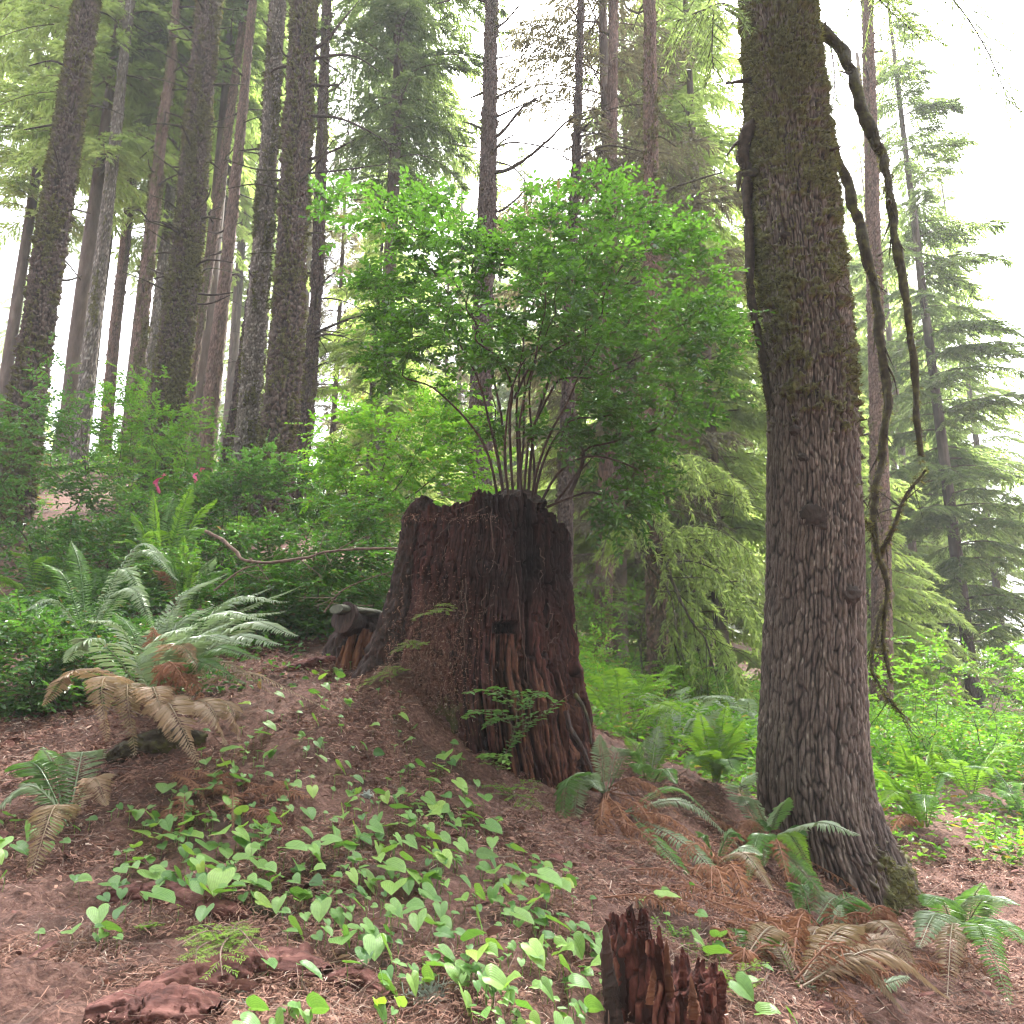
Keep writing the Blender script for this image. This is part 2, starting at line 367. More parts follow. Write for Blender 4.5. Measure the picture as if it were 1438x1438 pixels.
def polydist(x, y, poly):
    P = np.asarray(poly, float); d = np.full(x.shape, 1e9)
    for i in range(len(P)):
        a = P[i - 1]; b = P[i]; ab = b - a; t = np.clip(((x - a[0]) * ab[0] + (y - a[1]) * ab[1]) / (ab @ ab + 1e-9), 0, 1)
        d = np.minimum(d, np.hypot(x - a[0] - ab[0] * t, y - a[1] - ab[1] * t))
    return d
def crown_points(poly, n, Y0, dY, r, clump=.55, cs=28, margin=None):
    """points through the volume of a crown whose extent is given as seen by the camera; thick in the middle, thin at its rim, in clumps"""
    P = np.asarray(poly, float); out = []
    lo = P.min(0); hi = P.max(0)
    while sum(map(len, out)) < n:
        q = r.uniform(lo, hi, (4000, 2)); m = inpoly(q[:, 0], q[:, 1], poly); q = q[m]
        dd = polydist(q[:, 0], q[:, 1], poly); k_ = dd > (margin or 0); q = q[k_]; dd = dd[k_]; q = q + (r.normal(0, 17, q.shape) if margin is None else 0); th = np.clip(np.sqrt(dd / 110), .18, 1)
        yy = Y0 + r.uniform(-1, 1, len(q)) * dY * th
        pts = np.array([W(a, b, c) for (a, b), c in zip(q, yy)])
        k = vnoise(np.c_[q / cs * np.array([.6, 1.45]), yy * 2.8], 77) * .5 + .5
        pts = pts[(r.random(len(pts)) < np.clip((k - .5) * 5 * clump + .55, .03, 1))]
        out.append(pts)
    return np.concatenate(out)[:n]
def colonize(attr_pts, nodes, parents, step, inf, kill, iters=160, r=None, up=.05):
    nodes = [np.asarray(a, float) for a in nodes]; parents = list(parents)
    A = np.asarray(attr_pts); alive = np.ones(len(A), bool)
    Nn = np.array(nodes); D = np.linalg.norm(A[:, None] - Nn[None], axis=-1); near = D.argmin(1); dist = D.min(1)
    for _ in range(iters):
        m = alive & (dist < inf)
        if not m.any():
            if not alive.any(): break
            inf *= 1.5; continue
        idx = np.where(m)[0]; new = []
        dirs = nrm(A[idx] - np.array([nodes[k] for k in near[idx]]))
        acc = {}
        for k, dv in zip(near[idx], dirs): acc.setdefault(int(k), []).append(dv)
        for k, dv in acc.items():
            v = np.mean(dv, 0) + r.normal(0, .14, 3) + np.array([0, 0, up]); v = nrm(v)
            new.append(nodes[k] + v * step); parents.append(k)
        s = len(nodes); nodes += new; NA = np.array(new)
        ai = np.where(alive)[0]; D = np.linalg.norm(A[ai][:, None] - NA[None], axis=-1)
        mn = D.min(1); am = D.argmin(1); b = mn < dist[ai]
        dist[ai[b]] = mn[b]; near[ai[b]] = s + am[b]
        alive &= dist > kill
        if len(nodes) > 14000: break
    return np.array(nodes), parents, near
def skeleton(mbs, nodes, parents, r0=.0012, expo=2.35, rmax=.03, n=5, cut=0.0, rootof=None, minr=None):
    n_ = len(nodes); ch = [[] for _ in range(n_)]
    for i, p in enumerate(parents):
        if p >= 0: ch[p].append(i)
    w = np.zeros(n_)
    for i in range(n_ - 1, -1, -1): w[i] = sum(w[c] for c in ch[i]) if ch[i] else r0 ** expo
    rad = np.minimum(w ** (1 / expo), rmax)
    if minr is not None: rad[:len(minr)] = np.maximum(rad[:len(minr)], minr)
    st = [i for i, p in enumerate(parents) if p < 0]
    starts = [(i, None) for i in st]
    while starts:
        i, frm = starts.pop(); chain = ([frm] if frm is not None else []) + [i]
        while ch[chain[-1]]:
            c = sorted(ch[chain[-1]], key=lambda k: -w[k]); 
            for k in c[1:]: starts.append((k, chain[-1]))
            chain.append(c[0])
        if len(chain) < 2: continue
        rr = rad[chain].copy()
        if frm is not None: rr[0] = min(rr[0], rr[1] * 1.25)
        if rr.max() < cut: continue
        P = nodes[chain]; 
        if len(P) > 3: P = np.concatenate([P[:1], (P[:-2] + 2 * P[1:-1] + P[2:]) / 4, P[-1:]])
        tube(mbs[rootof[chain[-1]]], P, rr, n if rr.max() > .004 else 3, .5, cap=False)
    return rad
def shrub(name, label, poly, Y0, dY, nspray, roots, mat, seed, leafL=.034, per=14, spray=.17, group=None, stems=None, step=.055, clump=.55, rmax=.02, cs=28, direct=.45, margin=None, extra=None):
    r = np.random.default_rng(seed)
    pts = crown_points(poly, nspray, Y0, dY, r, clump, cs, margin)
    if extra: pts = np.concatenate([pts, crown_points(extra[0], extra[1], Y0, dY * .8, r, clump, cs, 4)])
    root0 = np.mean(roots, 0); t = thing(name, root0, label, 'shrub', group)
    nodes = []; par = []; minr = []
    for rp in roots: (nodes.append(np.asarray(rp, float)), par.append(-1)) if not stems else None
    for s in (stems or []):
        sp = spline(s, max(4, int(np.linalg.norm(np.diff(np.asarray(s), axis=0), axis=1).sum() / step))); sp = sp + np.stack([fbm(sp * 4, 5 + len(nodes), 3), .6 * fbm(sp * 4, 9 + len(nodes), 3), 0 * sp[:, 0]], -1) * .055 * np.linspace(0, 1, len(sp))[:, None] ** .5
        for k, q in enumerate(sp): minr.append(.0088 * (1 - .6 * k / len(sp))); nodes.append(q); par.append(-1 if k == 0 else len(nodes) - 2)
    sub = pts[r.random(len(pts)) < .75]
    nd, pr, near = colonize(sub, nodes, par, step, .45, .07, r=r)
    ro = np.zeros(len(pr), int); nr = 0
    for i, p in enumerate(pr):
        if p < 0: ro[i] = nr; nr += 1
        else: ro[i] = ro[p]
    mbs = [MB() for _ in range(nr)]; skeleton(mbs, nd, pr, rmax=rmax, rootof=ro, minr=minr if stems else None)
    lf = MB(); cen = pts.mean(0)
    k = np.array([np.argmin(np.linalg.norm(nd - q, axis=1)) for q in pts])
    base = nd[k] * .3 + pts * .7
    d = nrm(pts - nd[k] + 1e-4) * .5 + nrm((pts - cen) * np.array([1, 1, .5])) * direct + r.normal(0, .35, (len(pts), 3)); d[:, 2] *= .55; d[:, 2] += .08
    d = nrm(d)
    sprays(lf, lf, pts - d * spray * .4, d, spray, leafL, r, per)
    for mb in mbs:
        if mb.n: mb.build('stem', M['stem'], t)
    lf.build('foliage', mat, t, smooth=False)
    return t

# ------------------------------------------------------------------ tree trunks
def trunk_mesh(mb, pix, Y, seed, ns=150, dv=.02, cell=(.035, .10), amp=.012, moss=(.3, 0), extra_top=1.5, lump=.06, rootflare=0, fl=None, mossfun=None, ridge=.5, flake=.9, ledge=0.0):
    """a trunk traced down its axis: pix = (px, py, width px); the bark is cut into plates by cellular noise"""
    pts = [W(a, b, Y) for a, b, w in pix]; rad = [w / 2 / FPX * zc(p) for p, (a, b, w) in zip(pts, pix)]
    pts = np.array(pts); rad = np.array(rad)
    d = nrm(pts[-1] - pts[-2]); pts = np.concatenate([pts, [pts[-1] + d * extra_top]]); rad = np.r_[rad, rad[-1] * .93]
    s = np.r_[0, np.cumsum(np.linalg.norm(np.diff(pts, axis=0), axis=1))]
    n = max(12, int(s[-1] / dv)); sp = spline(pts, n * 2)
    ss = np.r_[0, np.cumsum(np.linalg.norm(np.diff(sp, axis=0), axis=1))]; su = np.linspace(0, ss[-1], n)
    P = np.stack([np.interp(su, ss, sp[:, k]) for k in range(3)], -1); rr = np.interp(su, s * ss[-1] / s[-1], rad)
    P, T, Nn, B = frames(P); th = np.arange(ns) * 2 * math.pi / ns
    rm = rr.mean(); nc = max(6, int(2 * math.pi * rm / cell[0])); 
    TH, SV = np.meshgrid(th, su); X = TH / (2 * math.pi) * nc
    wob = fbm(np.stack([np.cos(TH) * 2, np.sin(TH) * 2, SV * 3], -1), seed, 3)
    f1, f21, cv = voro(X + wob * 1.3 + .35 * fbm(np.stack([np.cos(TH) * 9, np.sin(TH) * 9, SV * 14], -1), seed + 61, 3), SV / cell[1] + wob * 1.1 + cell[1], seed, nc)
    rd_ = fbm(np.stack([np.cos(TH) * nc * .22, np.sin(TH) * nc * .22, SV * .9 / (cell[1] * 8)], -1), seed + 21, 3)
    hg = sstep(.0, .34, f21) * (1 - ridge) + ridge * sstep(.02, .28, np.abs(rd_)) * (.75 + .25 * sstep(.02, .2, f21))
    q1, q21, qv = voro(TH / (2 * math.pi) * int(nc * 2.2) + wob, SV / (cell[1] * .34) + wob, seed + 40, int(nc * 2.2))
    flk = sstep(.5, .2, q1) * sstep(flake, flake + .04, qv + .25 * fbm(np.stack([np.cos(TH), np.sin(TH), SV * .8], -1), seed + 44, 2))
    big = fbm(np.stack([np.cos(TH) * 1.2, np.sin(TH) * 1.2, SV * .8], -1), seed + 3, 3)
    fine = fbm(np.stack([np.cos(TH) * rm * 60, np.sin(TH) * rm * 60, SV * 26], -1), seed + 5, 3)
    rad2 = rr[:, None] * (1 + lump * big) + amp * (hg - .6) * (.6 + .8 * cv) + amp * .5 * fine + amp * .35 * flk + ledge * sstep(.05, .3, fbm(np.stack([np.cos(TH) * 3.4, np.sin(TH) * 3.4, SV * 7.5], -1), seed + 31, 3))
    ring = Nn[:, None] * np.cos(TH)[..., None] + B[:, None] * np.sin(TH)[..., None]
    if fl is not None: rad2 = fl(rad2, ring, P, su)
    V = P[:, None] + ring * rad2[..., None]
    mo = moss[0] + moss[1] * SV / su[-1] + .75 * fbm(np.stack([np.cos(TH) * 1.5, np.sin(TH) * 1.5, SV * 1.6], -1), seed + 9, 4) + .12 * wob
    if mossfun is not None: mo = mo + mossfun(V, ring, su)
    mo = np.clip(mo, 0, 1)
    clump = fbm(np.stack([V[..., 0] * 22, V[..., 1] * 22, V[..., 2] * 30], -1), seed + 71, 3); led = fbm(np.stack([np.cos(TH) * 4, np.sin(TH) * 4, SV * 16], -1), seed + 72, 3)
    mo = np.clip(mo + (mo > .05) * (.55 * clump + .25 * led), 0, 1); V = V + ring * (sstep(.3, .7, mo) * (.010 + .022 * np.clip(clump + .2, 0, 1) + .016 * sstep(.0, .3, led)))[..., None]
    mb.add(V.reshape(-1, 3), grid_faces(n, ns), .5, uv=np.stack([TH * rm, SV], -1).reshape(-1, 2), hgt=hg.ravel(), cell=cv.ravel(), moss=mo.ravel(), flake=flk.ravel())
    tp = np.concatenate([V[-1], P[-1][None]]); i = np.arange(ns)
    mb.add(tp, np.stack([i, (i + 1) % ns, np.full(ns, ns)], -1), .5, hgt=.5, cell=.3, moss=0)
    return V, ring, mo, P, rr
def tufts(V, ring, mo, n, L, seed, wid=.25, front=True):
    """moss as many short blades standing on the bark"""
    r = np.random.default_rng(seed); v = V.reshape(-1, 3); nn = ring.reshape(-1, 3); w = np.clip(mo.ravel() - .38, 0, 1)
    if w.sum() < 1: return None
    k = r.choice(len(v), n, p=w / w.sum()); p = v[k] + r.normal(0, .012, (n, 3)) * (1 - np.abs(nn[k]))
    d = nrm(nn[k] * .75 + r.normal(0, .55, (n, 3)) + np.array([0, 0, -.25])); s = nrm(np.cross(d, r.normal(0, 1, (n, 3))))
    l = L * r.uniform(.4, 1.3, n)[:, None]
    t = np.stack([p - s * l * wid - nn[k] * .004, p + s * l * wid - nn[k] * .004, p + d * l], 1)
    mb = MB(); mb.tris(t, r.random(n)); return mb
def limb(mb, path, r0, r1, seed, twigs=0, tl=.4, n=6, rough=.25, droop=.3, rnd=.5, sub=True):
    r = np.random.default_rng(seed); P = spline(path, max(8, int(6 * len(path)))); rad = np.linspace(r0, r1, len(P))
    if len(path) > 4: P = P + (fbm(P * 9, seed, 3)[:, None] * np.array([1, .6, .5]) + fbm(P * 9, seed + 50, 3)[:, None] * np.array([.4, .6, 1])) * (r0 * .9); rad = rad * (1 + .35 * fbm(P * 16, seed + 7, 2))
    tube(mb, P, rad, n, rnd, True, rough, seed)
    for _ in range(twigs):
        i = int(r.uniform(.15, .98) * (len(P) - 1)); a = P[i]; t = nrm(P[min(i + 1, len(P) - 1)] - P[max(i - 1, 0)])
        d = nrm(t * .7 + r.normal(0, .6, 3) + np.array([0, 0, -droop * r.random()])); l = tl * r.uniform(.4, 1.2)
        m1 = a + d * l * .5 + np.array([0, 0, -.05 * l]); e = a + d * l + np.array([0, 0, -.3 * l * droop]) + r.normal(0, .08 * l, 3)
        q = spline([a, m1, e], 7); tube(mb, q, np.linspace(max(rad[i] * .45, .0025), .0015, 7), 4, rnd, False)
        if sub:
            for _ in range(3):
                b = q[int(r.integers(2, 6))]; dd = nrm(d + r.normal(0, .7, 3)); tube(mb, spline([b, b + dd * l * .3 + [0, 0, -.02]], 3), [.002, .0016, .001], 3, rnd, False)
    return P
def stub(root, base, out, L, r, seed, mat):
    rr = np.random.default_rng(seed); mb = MB(); d = nrm(out)
    tube(mb, spline([base - d * r * .5, base + d * L * .45 + rr.normal(0, .05 * L, 3), base + d * L + rr.normal(0, .12 * L, 3) + np.array([0, 0, rr.uniform(-.25, .2) * L])], 7), np.linspace(r, r * .35, 7), 6, .5, True, .35, seed)
    return mb.build('branch_stub', mat, root)

# ---- conifer crowns: whorls of drooping boughs, each with side twigs and needle blades
def conifer_meshes(seed, H, r0, cb, Lmax, mat, shape='full', gap=.36, per=4.5, bl=(.12, .026), ss=.13, droop=.5, ztop=None, bare=.0, keep=1.0):
    r = np.random.default_rng(seed); tr = MB(); br = MB(); lf = MB()
    hh = np.linspace(0, H, 24); wobx = np.cumsum(r.normal(0, .012, 24)); woby = np.cumsum(r.normal(0, .012, 24))
    P = np.c_[wobx, woby, hh]; rr = r0 * (1 - hh / H) ** .8 + .012; rr[0] *= 1.25
    tube(tr, P, rr, 10, .5, True, .12, seed)
    z = cb
    while z < H - .2:
        u = (z - cb) / (H - cb)
        L = Lmax * (min(1, .45 + 2.2 * u) * (1 - u) ** .8 * 1.15) if shape == 'full' else Lmax * (1 - u) ** .6
        for k in range(int(per + r.random())):
            if r.random() > keep: continue
            a = r.uniform(0, 2 * math.pi); l = max(.25, L * r.uniform(.6, 1.15)); out = np.array([math.cos(a), math.sin(a), 0]); sd = np.array([-math.sin(a), math.cos(a), 0])
            s = np.linspace(0, 1, 9)[:, None]; dr = droop * r.uniform(.6, 1.3)
            o0 = np.array([np.interp(z, hh, wobx), np.interp(z, hh, woby), z])
            path = o0 + out * s * l + np.array([0, 0, 1]) * (.22 * s - dr * s * s) * l + sd * (r.normal(0, .06) * s * s * l)
            tube(lf, path, np.linspace(.006 + l * .008, .003, 9), 4, 1.0, False)
            m = int(l / ss) + 2; t = np.linspace(.12 + bare * .5, 1, m); 
            for sg in (1, -1):
                tt = np.clip(t + r.normal(0, .02, m), 0, 1)
                c = np.stack([np.interp(tt, s[:, 0], path[:, q]) for q in range(3)], -1)
                sl = (l * .36 * (1 - tt * .75) + .08) * r.uniform(.5, 1.2, m)
                sdv = nrm(out * .75 + sd * sg * .8 + r.normal(0, .16, (m, 3)) + np.array([0, 0, -.28]))
                nb = max(3, int(sl.max() / (bl[0] * .36)))
                for q in np.linspace(.12, 1, nb):
                    pp = c + sdv * (sl * q)[:, None] - np.array([0, 0, 1]) * (sl * .3 * q * q)[:, None]
                    for s2 in (1, -1):
                        kk = r.random(m) < .86 * (1 - bare * r.random())
                        if not kk.any(): continue
                        bd = nrm(sdv + np.cross(sdv, [0, 0, 1.0]) * s2 * .75 + np.array([0, 0, -.35]) + r.normal(0, .22, (m, 3)))[kk]
                        w = nrm(np.cross(bd, r.normal(0, .5, (m, 3))[kk] + np.array([0, 0, 1.0]))); L_ = (bl[0] * r.uniform(.6, 1.25, m))[kk][:, None]; wd = bl[1] * .5 * r.uniform(.7, 1.3)
                        p0 = pp[kk]; mid = p0 + bd * L_ * .5
                        lf.quads(np.stack([p0, mid + w * wd, p0 + bd * L_ - np.array([0, 0, .12]) * L_, mid - w * wd], 1), np.clip(r.random(kk.sum()) * .6 + r.random() * .28, 0, 1))
        z += gap * r.uniform(.7, 1.3)
    return tr, br, lf
def conifer(name, label, cat, loc, meshes, group=None, rot=0, sc=1.0):
    t = thing(name, loc, label, cat, group); t.rotation_euler = (0, 0, rot); t.scale = (sc, sc, sc)
    for nm, me in meshes:
        o = bpy.data.objects.new(nm, me); COL.objects.link(o); o.parent = t
    return t
def proto(key, mat, barkm='bark_far', **kw):
    tr, br, lf = conifer_meshes(mat=mat, **kw)
    return [('trunk', tr.mesh('trunk_' + key, M[barkm])), ('crown', lf.mesh('crown_' + key, M[mat], None, False))]
# ================================================================== THE GREAT STUMP
def stump_build():
    YS = 4.25
    sil = [(1150, 600, 856), (1085, 572, 840), (1000, 556, 827), (940, 556, 816), (870, 572, 805), (800, 582, 802), (750, 592, 801), (690, 596, 797)]
    zz = []; ax = []; rd = []
    for y, l, r_ in sil:
        p = W((l + r_) / 2, y, YS); zz.append(p[2]); ax.append(p[0]); rd.append((r_ - l) / 2 / FPX * zc(p))
    zz = np.array(zz); zb = zz[0]
    root = thing('redwood_stump', (ax[0], YS, zb), 'tall dark red rotting stump with the green bush growing out of its top', 'stump')
    n, ns = 330, 620
    th = np.arange(ns) * 2 * math.pi / ns
    tx = [(560, 735), (600, 722), (640, 716), (668, 708), (690, 703), (725, 700), (745, 712), (770, 727), (792, 742), (806, 752)]
    txw = np.array([W(a, b, YS - .2) for a, b in tx])
    rtop = rd[-2]
    xtop = ax[-2] + rtop * np.cos(th)
    ztop = np.interp(xtop, txw[:, 0], txw[:, 2]) + .06 * fbm(np.stack([np.cos(th) * 7, np.sin(th) * 5, th * 0], -1), 31, 3) + .055 * (voro(th * 9, th * 0, 5)[2] - .5)
    t = np.linspace(0, 1, n)[:, None]; TH = np.broadcast_to(th, (n, ns)); Z = zb + t * (ztop[None] - zb)
    A = np.interp(Z, zz, ax); Rr = np.interp(Z, zz, rd)
    H = Z - zb
    lob = fbm(np.stack([np.cos(TH) * 2.2, np.sin(TH) * 2.2, H * .5], -1), 41, 3)
    Rr = Rr * (1 + .10 * lob * (1 - .35 * t)) 
    cs = np.stack([np.cos(TH) * .5, np.sin(TH) * .5, H], -1)
    wob = fbm(cs * 5, 43, 3)
    nc = 150
    f1, f21, cv = voro(TH / 6.28318 * nc + wob * 1.2, H / .42 + wob * .5, 51, nc)
    wob2 = fbm(np.stack([np.cos(TH) * 3, np.sin(TH) * 3, H * 2.2], -1), 47, 3)
    uc = TH / 6.28318 * 96 + wob * 1.3 + wob2 * 2.5; ci = np.floor(uc).astype(np.int64); cx_ = np.abs(uc - ci - .5) * 2; z0_ = ci * 0
    hv = H / (.10 + .3 * _h(ci, z0_, z0_, 4)) + 9 * _h(ci, z0_ + 1, z0_, 4) + wob * .8; hi = np.floor(hv).astype(np.int64); cy_ = np.abs(hv - hi - .5) * 2
    bv = _h(ci, hi, z0_, 6); g21 = np.minimum(1 - cx_, (1 - cy_) * 2.6); gv = bv
    hg = sstep(.02, .3, f21); hc = sstep(.0, .42, g21 + .15 * wob) * (.45 + .55 * gv)
    xr = (A + Rr * np.cos(TH) - np.interp(Z, zz, ax)) / Rr
    front = np.sin(TH) < .3
    zz1 = lambda y: W(700, y, YS - .4)[2]
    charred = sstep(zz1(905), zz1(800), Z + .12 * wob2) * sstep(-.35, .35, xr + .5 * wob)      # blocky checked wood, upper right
    fib = fbm(np.stack([np.cos(TH) * 42, np.sin(TH) * 42, H * 5], -1), 61, 4)
    Rr = Rr + (.024 * (hg - .6) * (.3 + cv)) * (1 - charred * .8) + charred * .032 * (hc - .5) + .012 * fib + .022 * fbm(cs * 11, 63, 4) + .010 * fbm(cs * 45, 64, 3) - .02 * sstep(.25, .4, fbm(np.stack([np.cos(TH) * 6, np.sin(TH) * 6, H * 13], -1), 65, 3))
    # long vertical clefts
    cl = fbm(np.stack([np.cos(TH) * 9, np.sin(TH) * 9, H * .7], -1), 71, 2); clm = sstep(.2, .38, cl) * (.5 + .5 * sstep(-.2, .2, wob)); Rr = Rr - .065 * clm
    X = A + Rr * np.cos(TH)
    px0 = CX + FPX * X / YS * .93
    # springboard notch cut by the loggers
    def patch(cx, cy, wx, wy):
        c = W(cx, cy, YS - .5); s = wx / FPX * YS; h = wy / FPX * YS
        return np.clip(1 - np.abs((X - c[0]) / s) ** 4, 0, 1) * np.clip(1 - np.abs((Z - c[2]) / h) ** 4, 0, 1) * (np.sin(TH) < 0)
    notch = patch(710, 879, 18, 8); Rr = Rr - .14 * np.clip(notch * 1.6, 0, 1)
    cut2 = patch(712, 925, 19, 40); cut2 = cut2 * sstep(-.35, .2, cut2 + fib * .5); Rr = Rr - .03 * np.clip(cut2 * 2, 0, 1)
    hole = patch(812, 990, 8, 60); Rr = Rr - .06 * hole
    V = np.stack([A + Rr * np.cos(TH), YS + Rr * np.sin(TH) * .92, Z], -1)
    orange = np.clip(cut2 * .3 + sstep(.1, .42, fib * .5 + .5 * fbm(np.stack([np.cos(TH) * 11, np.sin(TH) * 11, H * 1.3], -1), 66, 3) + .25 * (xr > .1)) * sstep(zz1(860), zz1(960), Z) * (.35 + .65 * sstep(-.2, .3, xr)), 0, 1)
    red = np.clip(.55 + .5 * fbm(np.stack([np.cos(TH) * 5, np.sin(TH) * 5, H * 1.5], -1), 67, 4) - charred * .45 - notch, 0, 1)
    mc_ = W(622, 1015, YS - .5); mossm = np.clip(np.exp(-((X - mc_[0]) / .12) ** 2 - ((Z - mc_[2]) / .22) ** 2) * 1.2 + .8 * fbm(cs * 11, 68, 4) - .35, 0, 1) * (np.sin(TH) < 0)
    needles = np.clip(sstep(.1, -.7, xr) * sstep(zz1(800), zz1(960), Z) + .6 * fbm(cs * 7, 69, 4) - .2, 0, 1) * (np.sin(TH) < .2)
    mb = MB()
    mb.add(V.reshape(-1, 3), grid_faces(n, ns), .5, hgt=((hg * (1 - charred) + hc * charred) * (1 - .85 * clm)).ravel(), cell=cv.ravel(), orange=orange.ravel(), red=red.ravel(), moss=mossm.ravel(), needles=needles.ravel(), fib=(fib * .5 + .5).ravel())
    # crumbling hollow top
    rings = []; rim = V[-1]; cen = rim.mean(0) + np.array([0, 0, -.03])
    for q in np.linspace(0, 1, 26)[1:]:
        p = rim * (1 - q) + cen * q; w = fbm(p * 14, 81, 4); p = p + np.array([0, 0, 1]) * (w * .05 - .07 * math.sin(q * math.pi) * (1 - q))[:, None]; rings.append(p)
    C = np.array([rim] + rings)
    mb.add(C.reshape(-1, 3), grid_faces(len(C), ns), .5, hgt=.35, cell=.2, orange=0, red=.25, moss=0, needles=.35, fib=.4)
    m, nt, o = newmat('rotting_redwood')
    co = N(nt, 'ShaderNodeTexCoord').outputs['Object']
    nf = noise(nt, 50, 7, co, .65, (1, 1, .16)); nb = noise(nt, 14, 5, co)
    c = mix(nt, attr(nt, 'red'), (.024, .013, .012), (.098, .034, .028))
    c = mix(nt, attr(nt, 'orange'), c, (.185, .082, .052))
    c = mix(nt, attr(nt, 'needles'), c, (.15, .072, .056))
    hr = ramp(nt, attr(nt, 'hgt'), [(0, (.16, .13, .13)), (.8, (1, 1, 1))]); c = mix(nt, 1, c, hr, 'MULTIPLY')
    c = mix(nt, .8, c, ramp(nt, nf, [(.3, (.4, .38, .38)), (.5, (.95, .95, .95)), (.72, (1.9, 1.75, 1.7))]), 'MULTIPLY')
    c = mix(nt, .5, c, ramp(nt, nb, [(.3, (.6, .6, .6)), (.7, (1.4, 1.3, 1.3))]), 'MULTIPLY')
    ma = N(nt, 'ShaderNodeMath', operation='MULTIPLY_ADD'); nt.links.new(nf, ma.inputs[0]); ma.inputs[1].default_value = .8
    mm = N(nt, 'ShaderNodeMath', operation='ADD'); nt.links.new(attr(nt, 'moss'), ma.inputs[2]); 
    c = mix(nt, ramp(nt, ma.outputs[0], [(.75, (0, 0, 0)), (1.0, (1, 1, 1))]), c, (.10, .10, .035))
    p = N(nt, 'ShaderNodeBsdfPrincipled', Roughness=.85); p.inputs['Specular IOR Level'].default_value = .25; nt.links.new(c, p.inputs['Base Color'])
    nt.links.new(bump(nt, nf, .8, .02), p.inputs['Normal']); nt.links.new(p.outputs[0], o.inputs[0]); M['redwood'] = m
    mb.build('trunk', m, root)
    # upright slab of old wood at its left shoulder
    sb = MB()
    trunk_mesh(sb, [(535, 1030, 150), (548, 960, 110), (560, 900, 78), (570, 840, 52), (580, 775, 38), (587, 735, 42), (592, 716, 32), (598, 703, 14)], 4.2, 91, ns=90, dv=.008, cell=(.03, .16), amp=.03, moss=(-.6, 0), extra_top=.02, lump=.35)
    sb.build('slab', M['char'], root)
    sb = MB()
    trunk_mesh(sb, [(730, 735, 90), (712, 712, 70), (705, 700, 40), (702, 695, 20)], 4.3, 95, ns=70, dv=.006, cell=(.03, .05), amp=.03, moss=(-.6, 0), extra_top=.01, lump=.5)
    sb.build('rotten_core', M['char'], root)
    # roots of the bush hanging down the face
    def on_face(a, b, off=.012):
        d = ray(a, b); d = d / d[1]; Ys = np.linspace(3.2, 4.6, 700); Pp = EYE + d * Ys[:, None]
        aa = np.interp(Pp[:, 2], zz, ax); ra = np.interp(Pp[:, 2], zz, rd) + off
        k = np.argmax(np.hypot(Pp[:, 0] - aa, (Pp[:, 1] - YS) / .92) < ra); return Pp[k]
    for k, pl in enumerate([[(655, 722), (632, 735), (628, 765), (620, 790)], [(690, 715), (692, 760), (694, 790), (680, 830), (676, 850)], [(694, 788), (707, 800)], [(682, 712), (660, 725), (625, 745), (612, 760)],
                            [(650, 818), (645, 850), (638, 868)], [(655, 812), (652, 900), (650, 940)], [(768, 845), (775, 870), (765, 890)], [(782, 868), (790, 886)], [(787, 888), (765, 912)], [(700, 812), (690, 840)],
                            [(722, 790), (735, 900), (742, 960)], [(810, 880), (815, 960), (822, 1020)], [(668, 705), (640, 716), (612, 722)], [(690, 850), (680, 860), (672, 866)], [(700, 735), (712, 770), (728, 790)], [(760, 770), (762, 800), (750, 830)]]):
        b = MB(); q = spline([on_face(*a) for a in pl], 14) + np.random.default_rng(k).normal(0, .006, (14, 3)) * np.array([1, .3, 1])
        tube(b, q, np.linspace(.0036, .0016, 14), 5, .5, True, .2, k); b.build('hanging_root', M['root'], root)
    # fallen brown needles lodged on the left flank
    nd = MB(); r = np.random.default_rng(5); pos = []
    while len(pos) < 9000:
        a = r.uniform(540, 700); b = r.uniform(720, 1100)
        if r.random() < math.exp(-((a - 596 + (b - 930) * .2) / 46) ** 2) * math.exp(-((b - 960) / 90) ** 2) + .006 + .25 * (b < 732): pos.append(on_face(a, b, .02))
    pos = np.array(pos); nn = len(pos); d = nrm(r.normal(0, 1, (nn, 3)) * np.array([1, .5, .8]) + np.array([-.2, -.2, -.6])); s = nrm(np.cross(d, r.normal(0, 1, (nn, 3)))); L = r.uniform(.006, .024, nn)[:, None]
    nd.quads(np.stack([pos, pos + d * L * .5 + s * .0012, pos + d * L, pos + d * L * .5 - s * .0012], 1), r.random(nn))
    tag(nd.build('needle_drift', M['litter'], root, False), kind='stuff')
    return root, on_face
mch, nt, o = newmat('charred_wood')
co = N(nt, 'ShaderNodeTexCoord').outputs['Object']; nf = noise(nt, 55, 6, co, .65, (1, 1, .25)); nb = noise(nt, 10, 4, co)
c = ramp(nt, nf, [(.3, (.018, .011, .010)), (.55, (.05, .027, .022)), (.75, (.12, .06, .045))])
c = mix(nt, ramp(nt, nb, [(.5, (0, 0, 0)), (.7, (.6, .6, .6))]), c, (.09, .035, .027))
p = N(nt, 'ShaderNodeBsdfPrincipled', Roughness=.85); nt.links.new(c, p.inputs['Base Color']); nt.links.new(bump(nt, nf, .8, .02), p.inputs['Normal']); nt.links.new(p.outputs[0], o.inputs[0]); M['char'] = mch
M['red_wood'] = solidmat('crumbly_red_wood', [(.28, (.038, .014, .011)), (.5, (.12, .038, .029)), (.68, (.22, .088, .062)), (.8, (.32, .17, .12))], 38, (1, 1, .45), bumps=.9, bd=.015, use_rnd=True)
M['red_log'] = solidmat('crumbly_red_log', [(.28, (.04, .016, .014)), (.5, (.13, .052, .043)), (.7, (.25, .12, .10))], 30, (.3, 1, 1), bumps=.9, bd=.015)
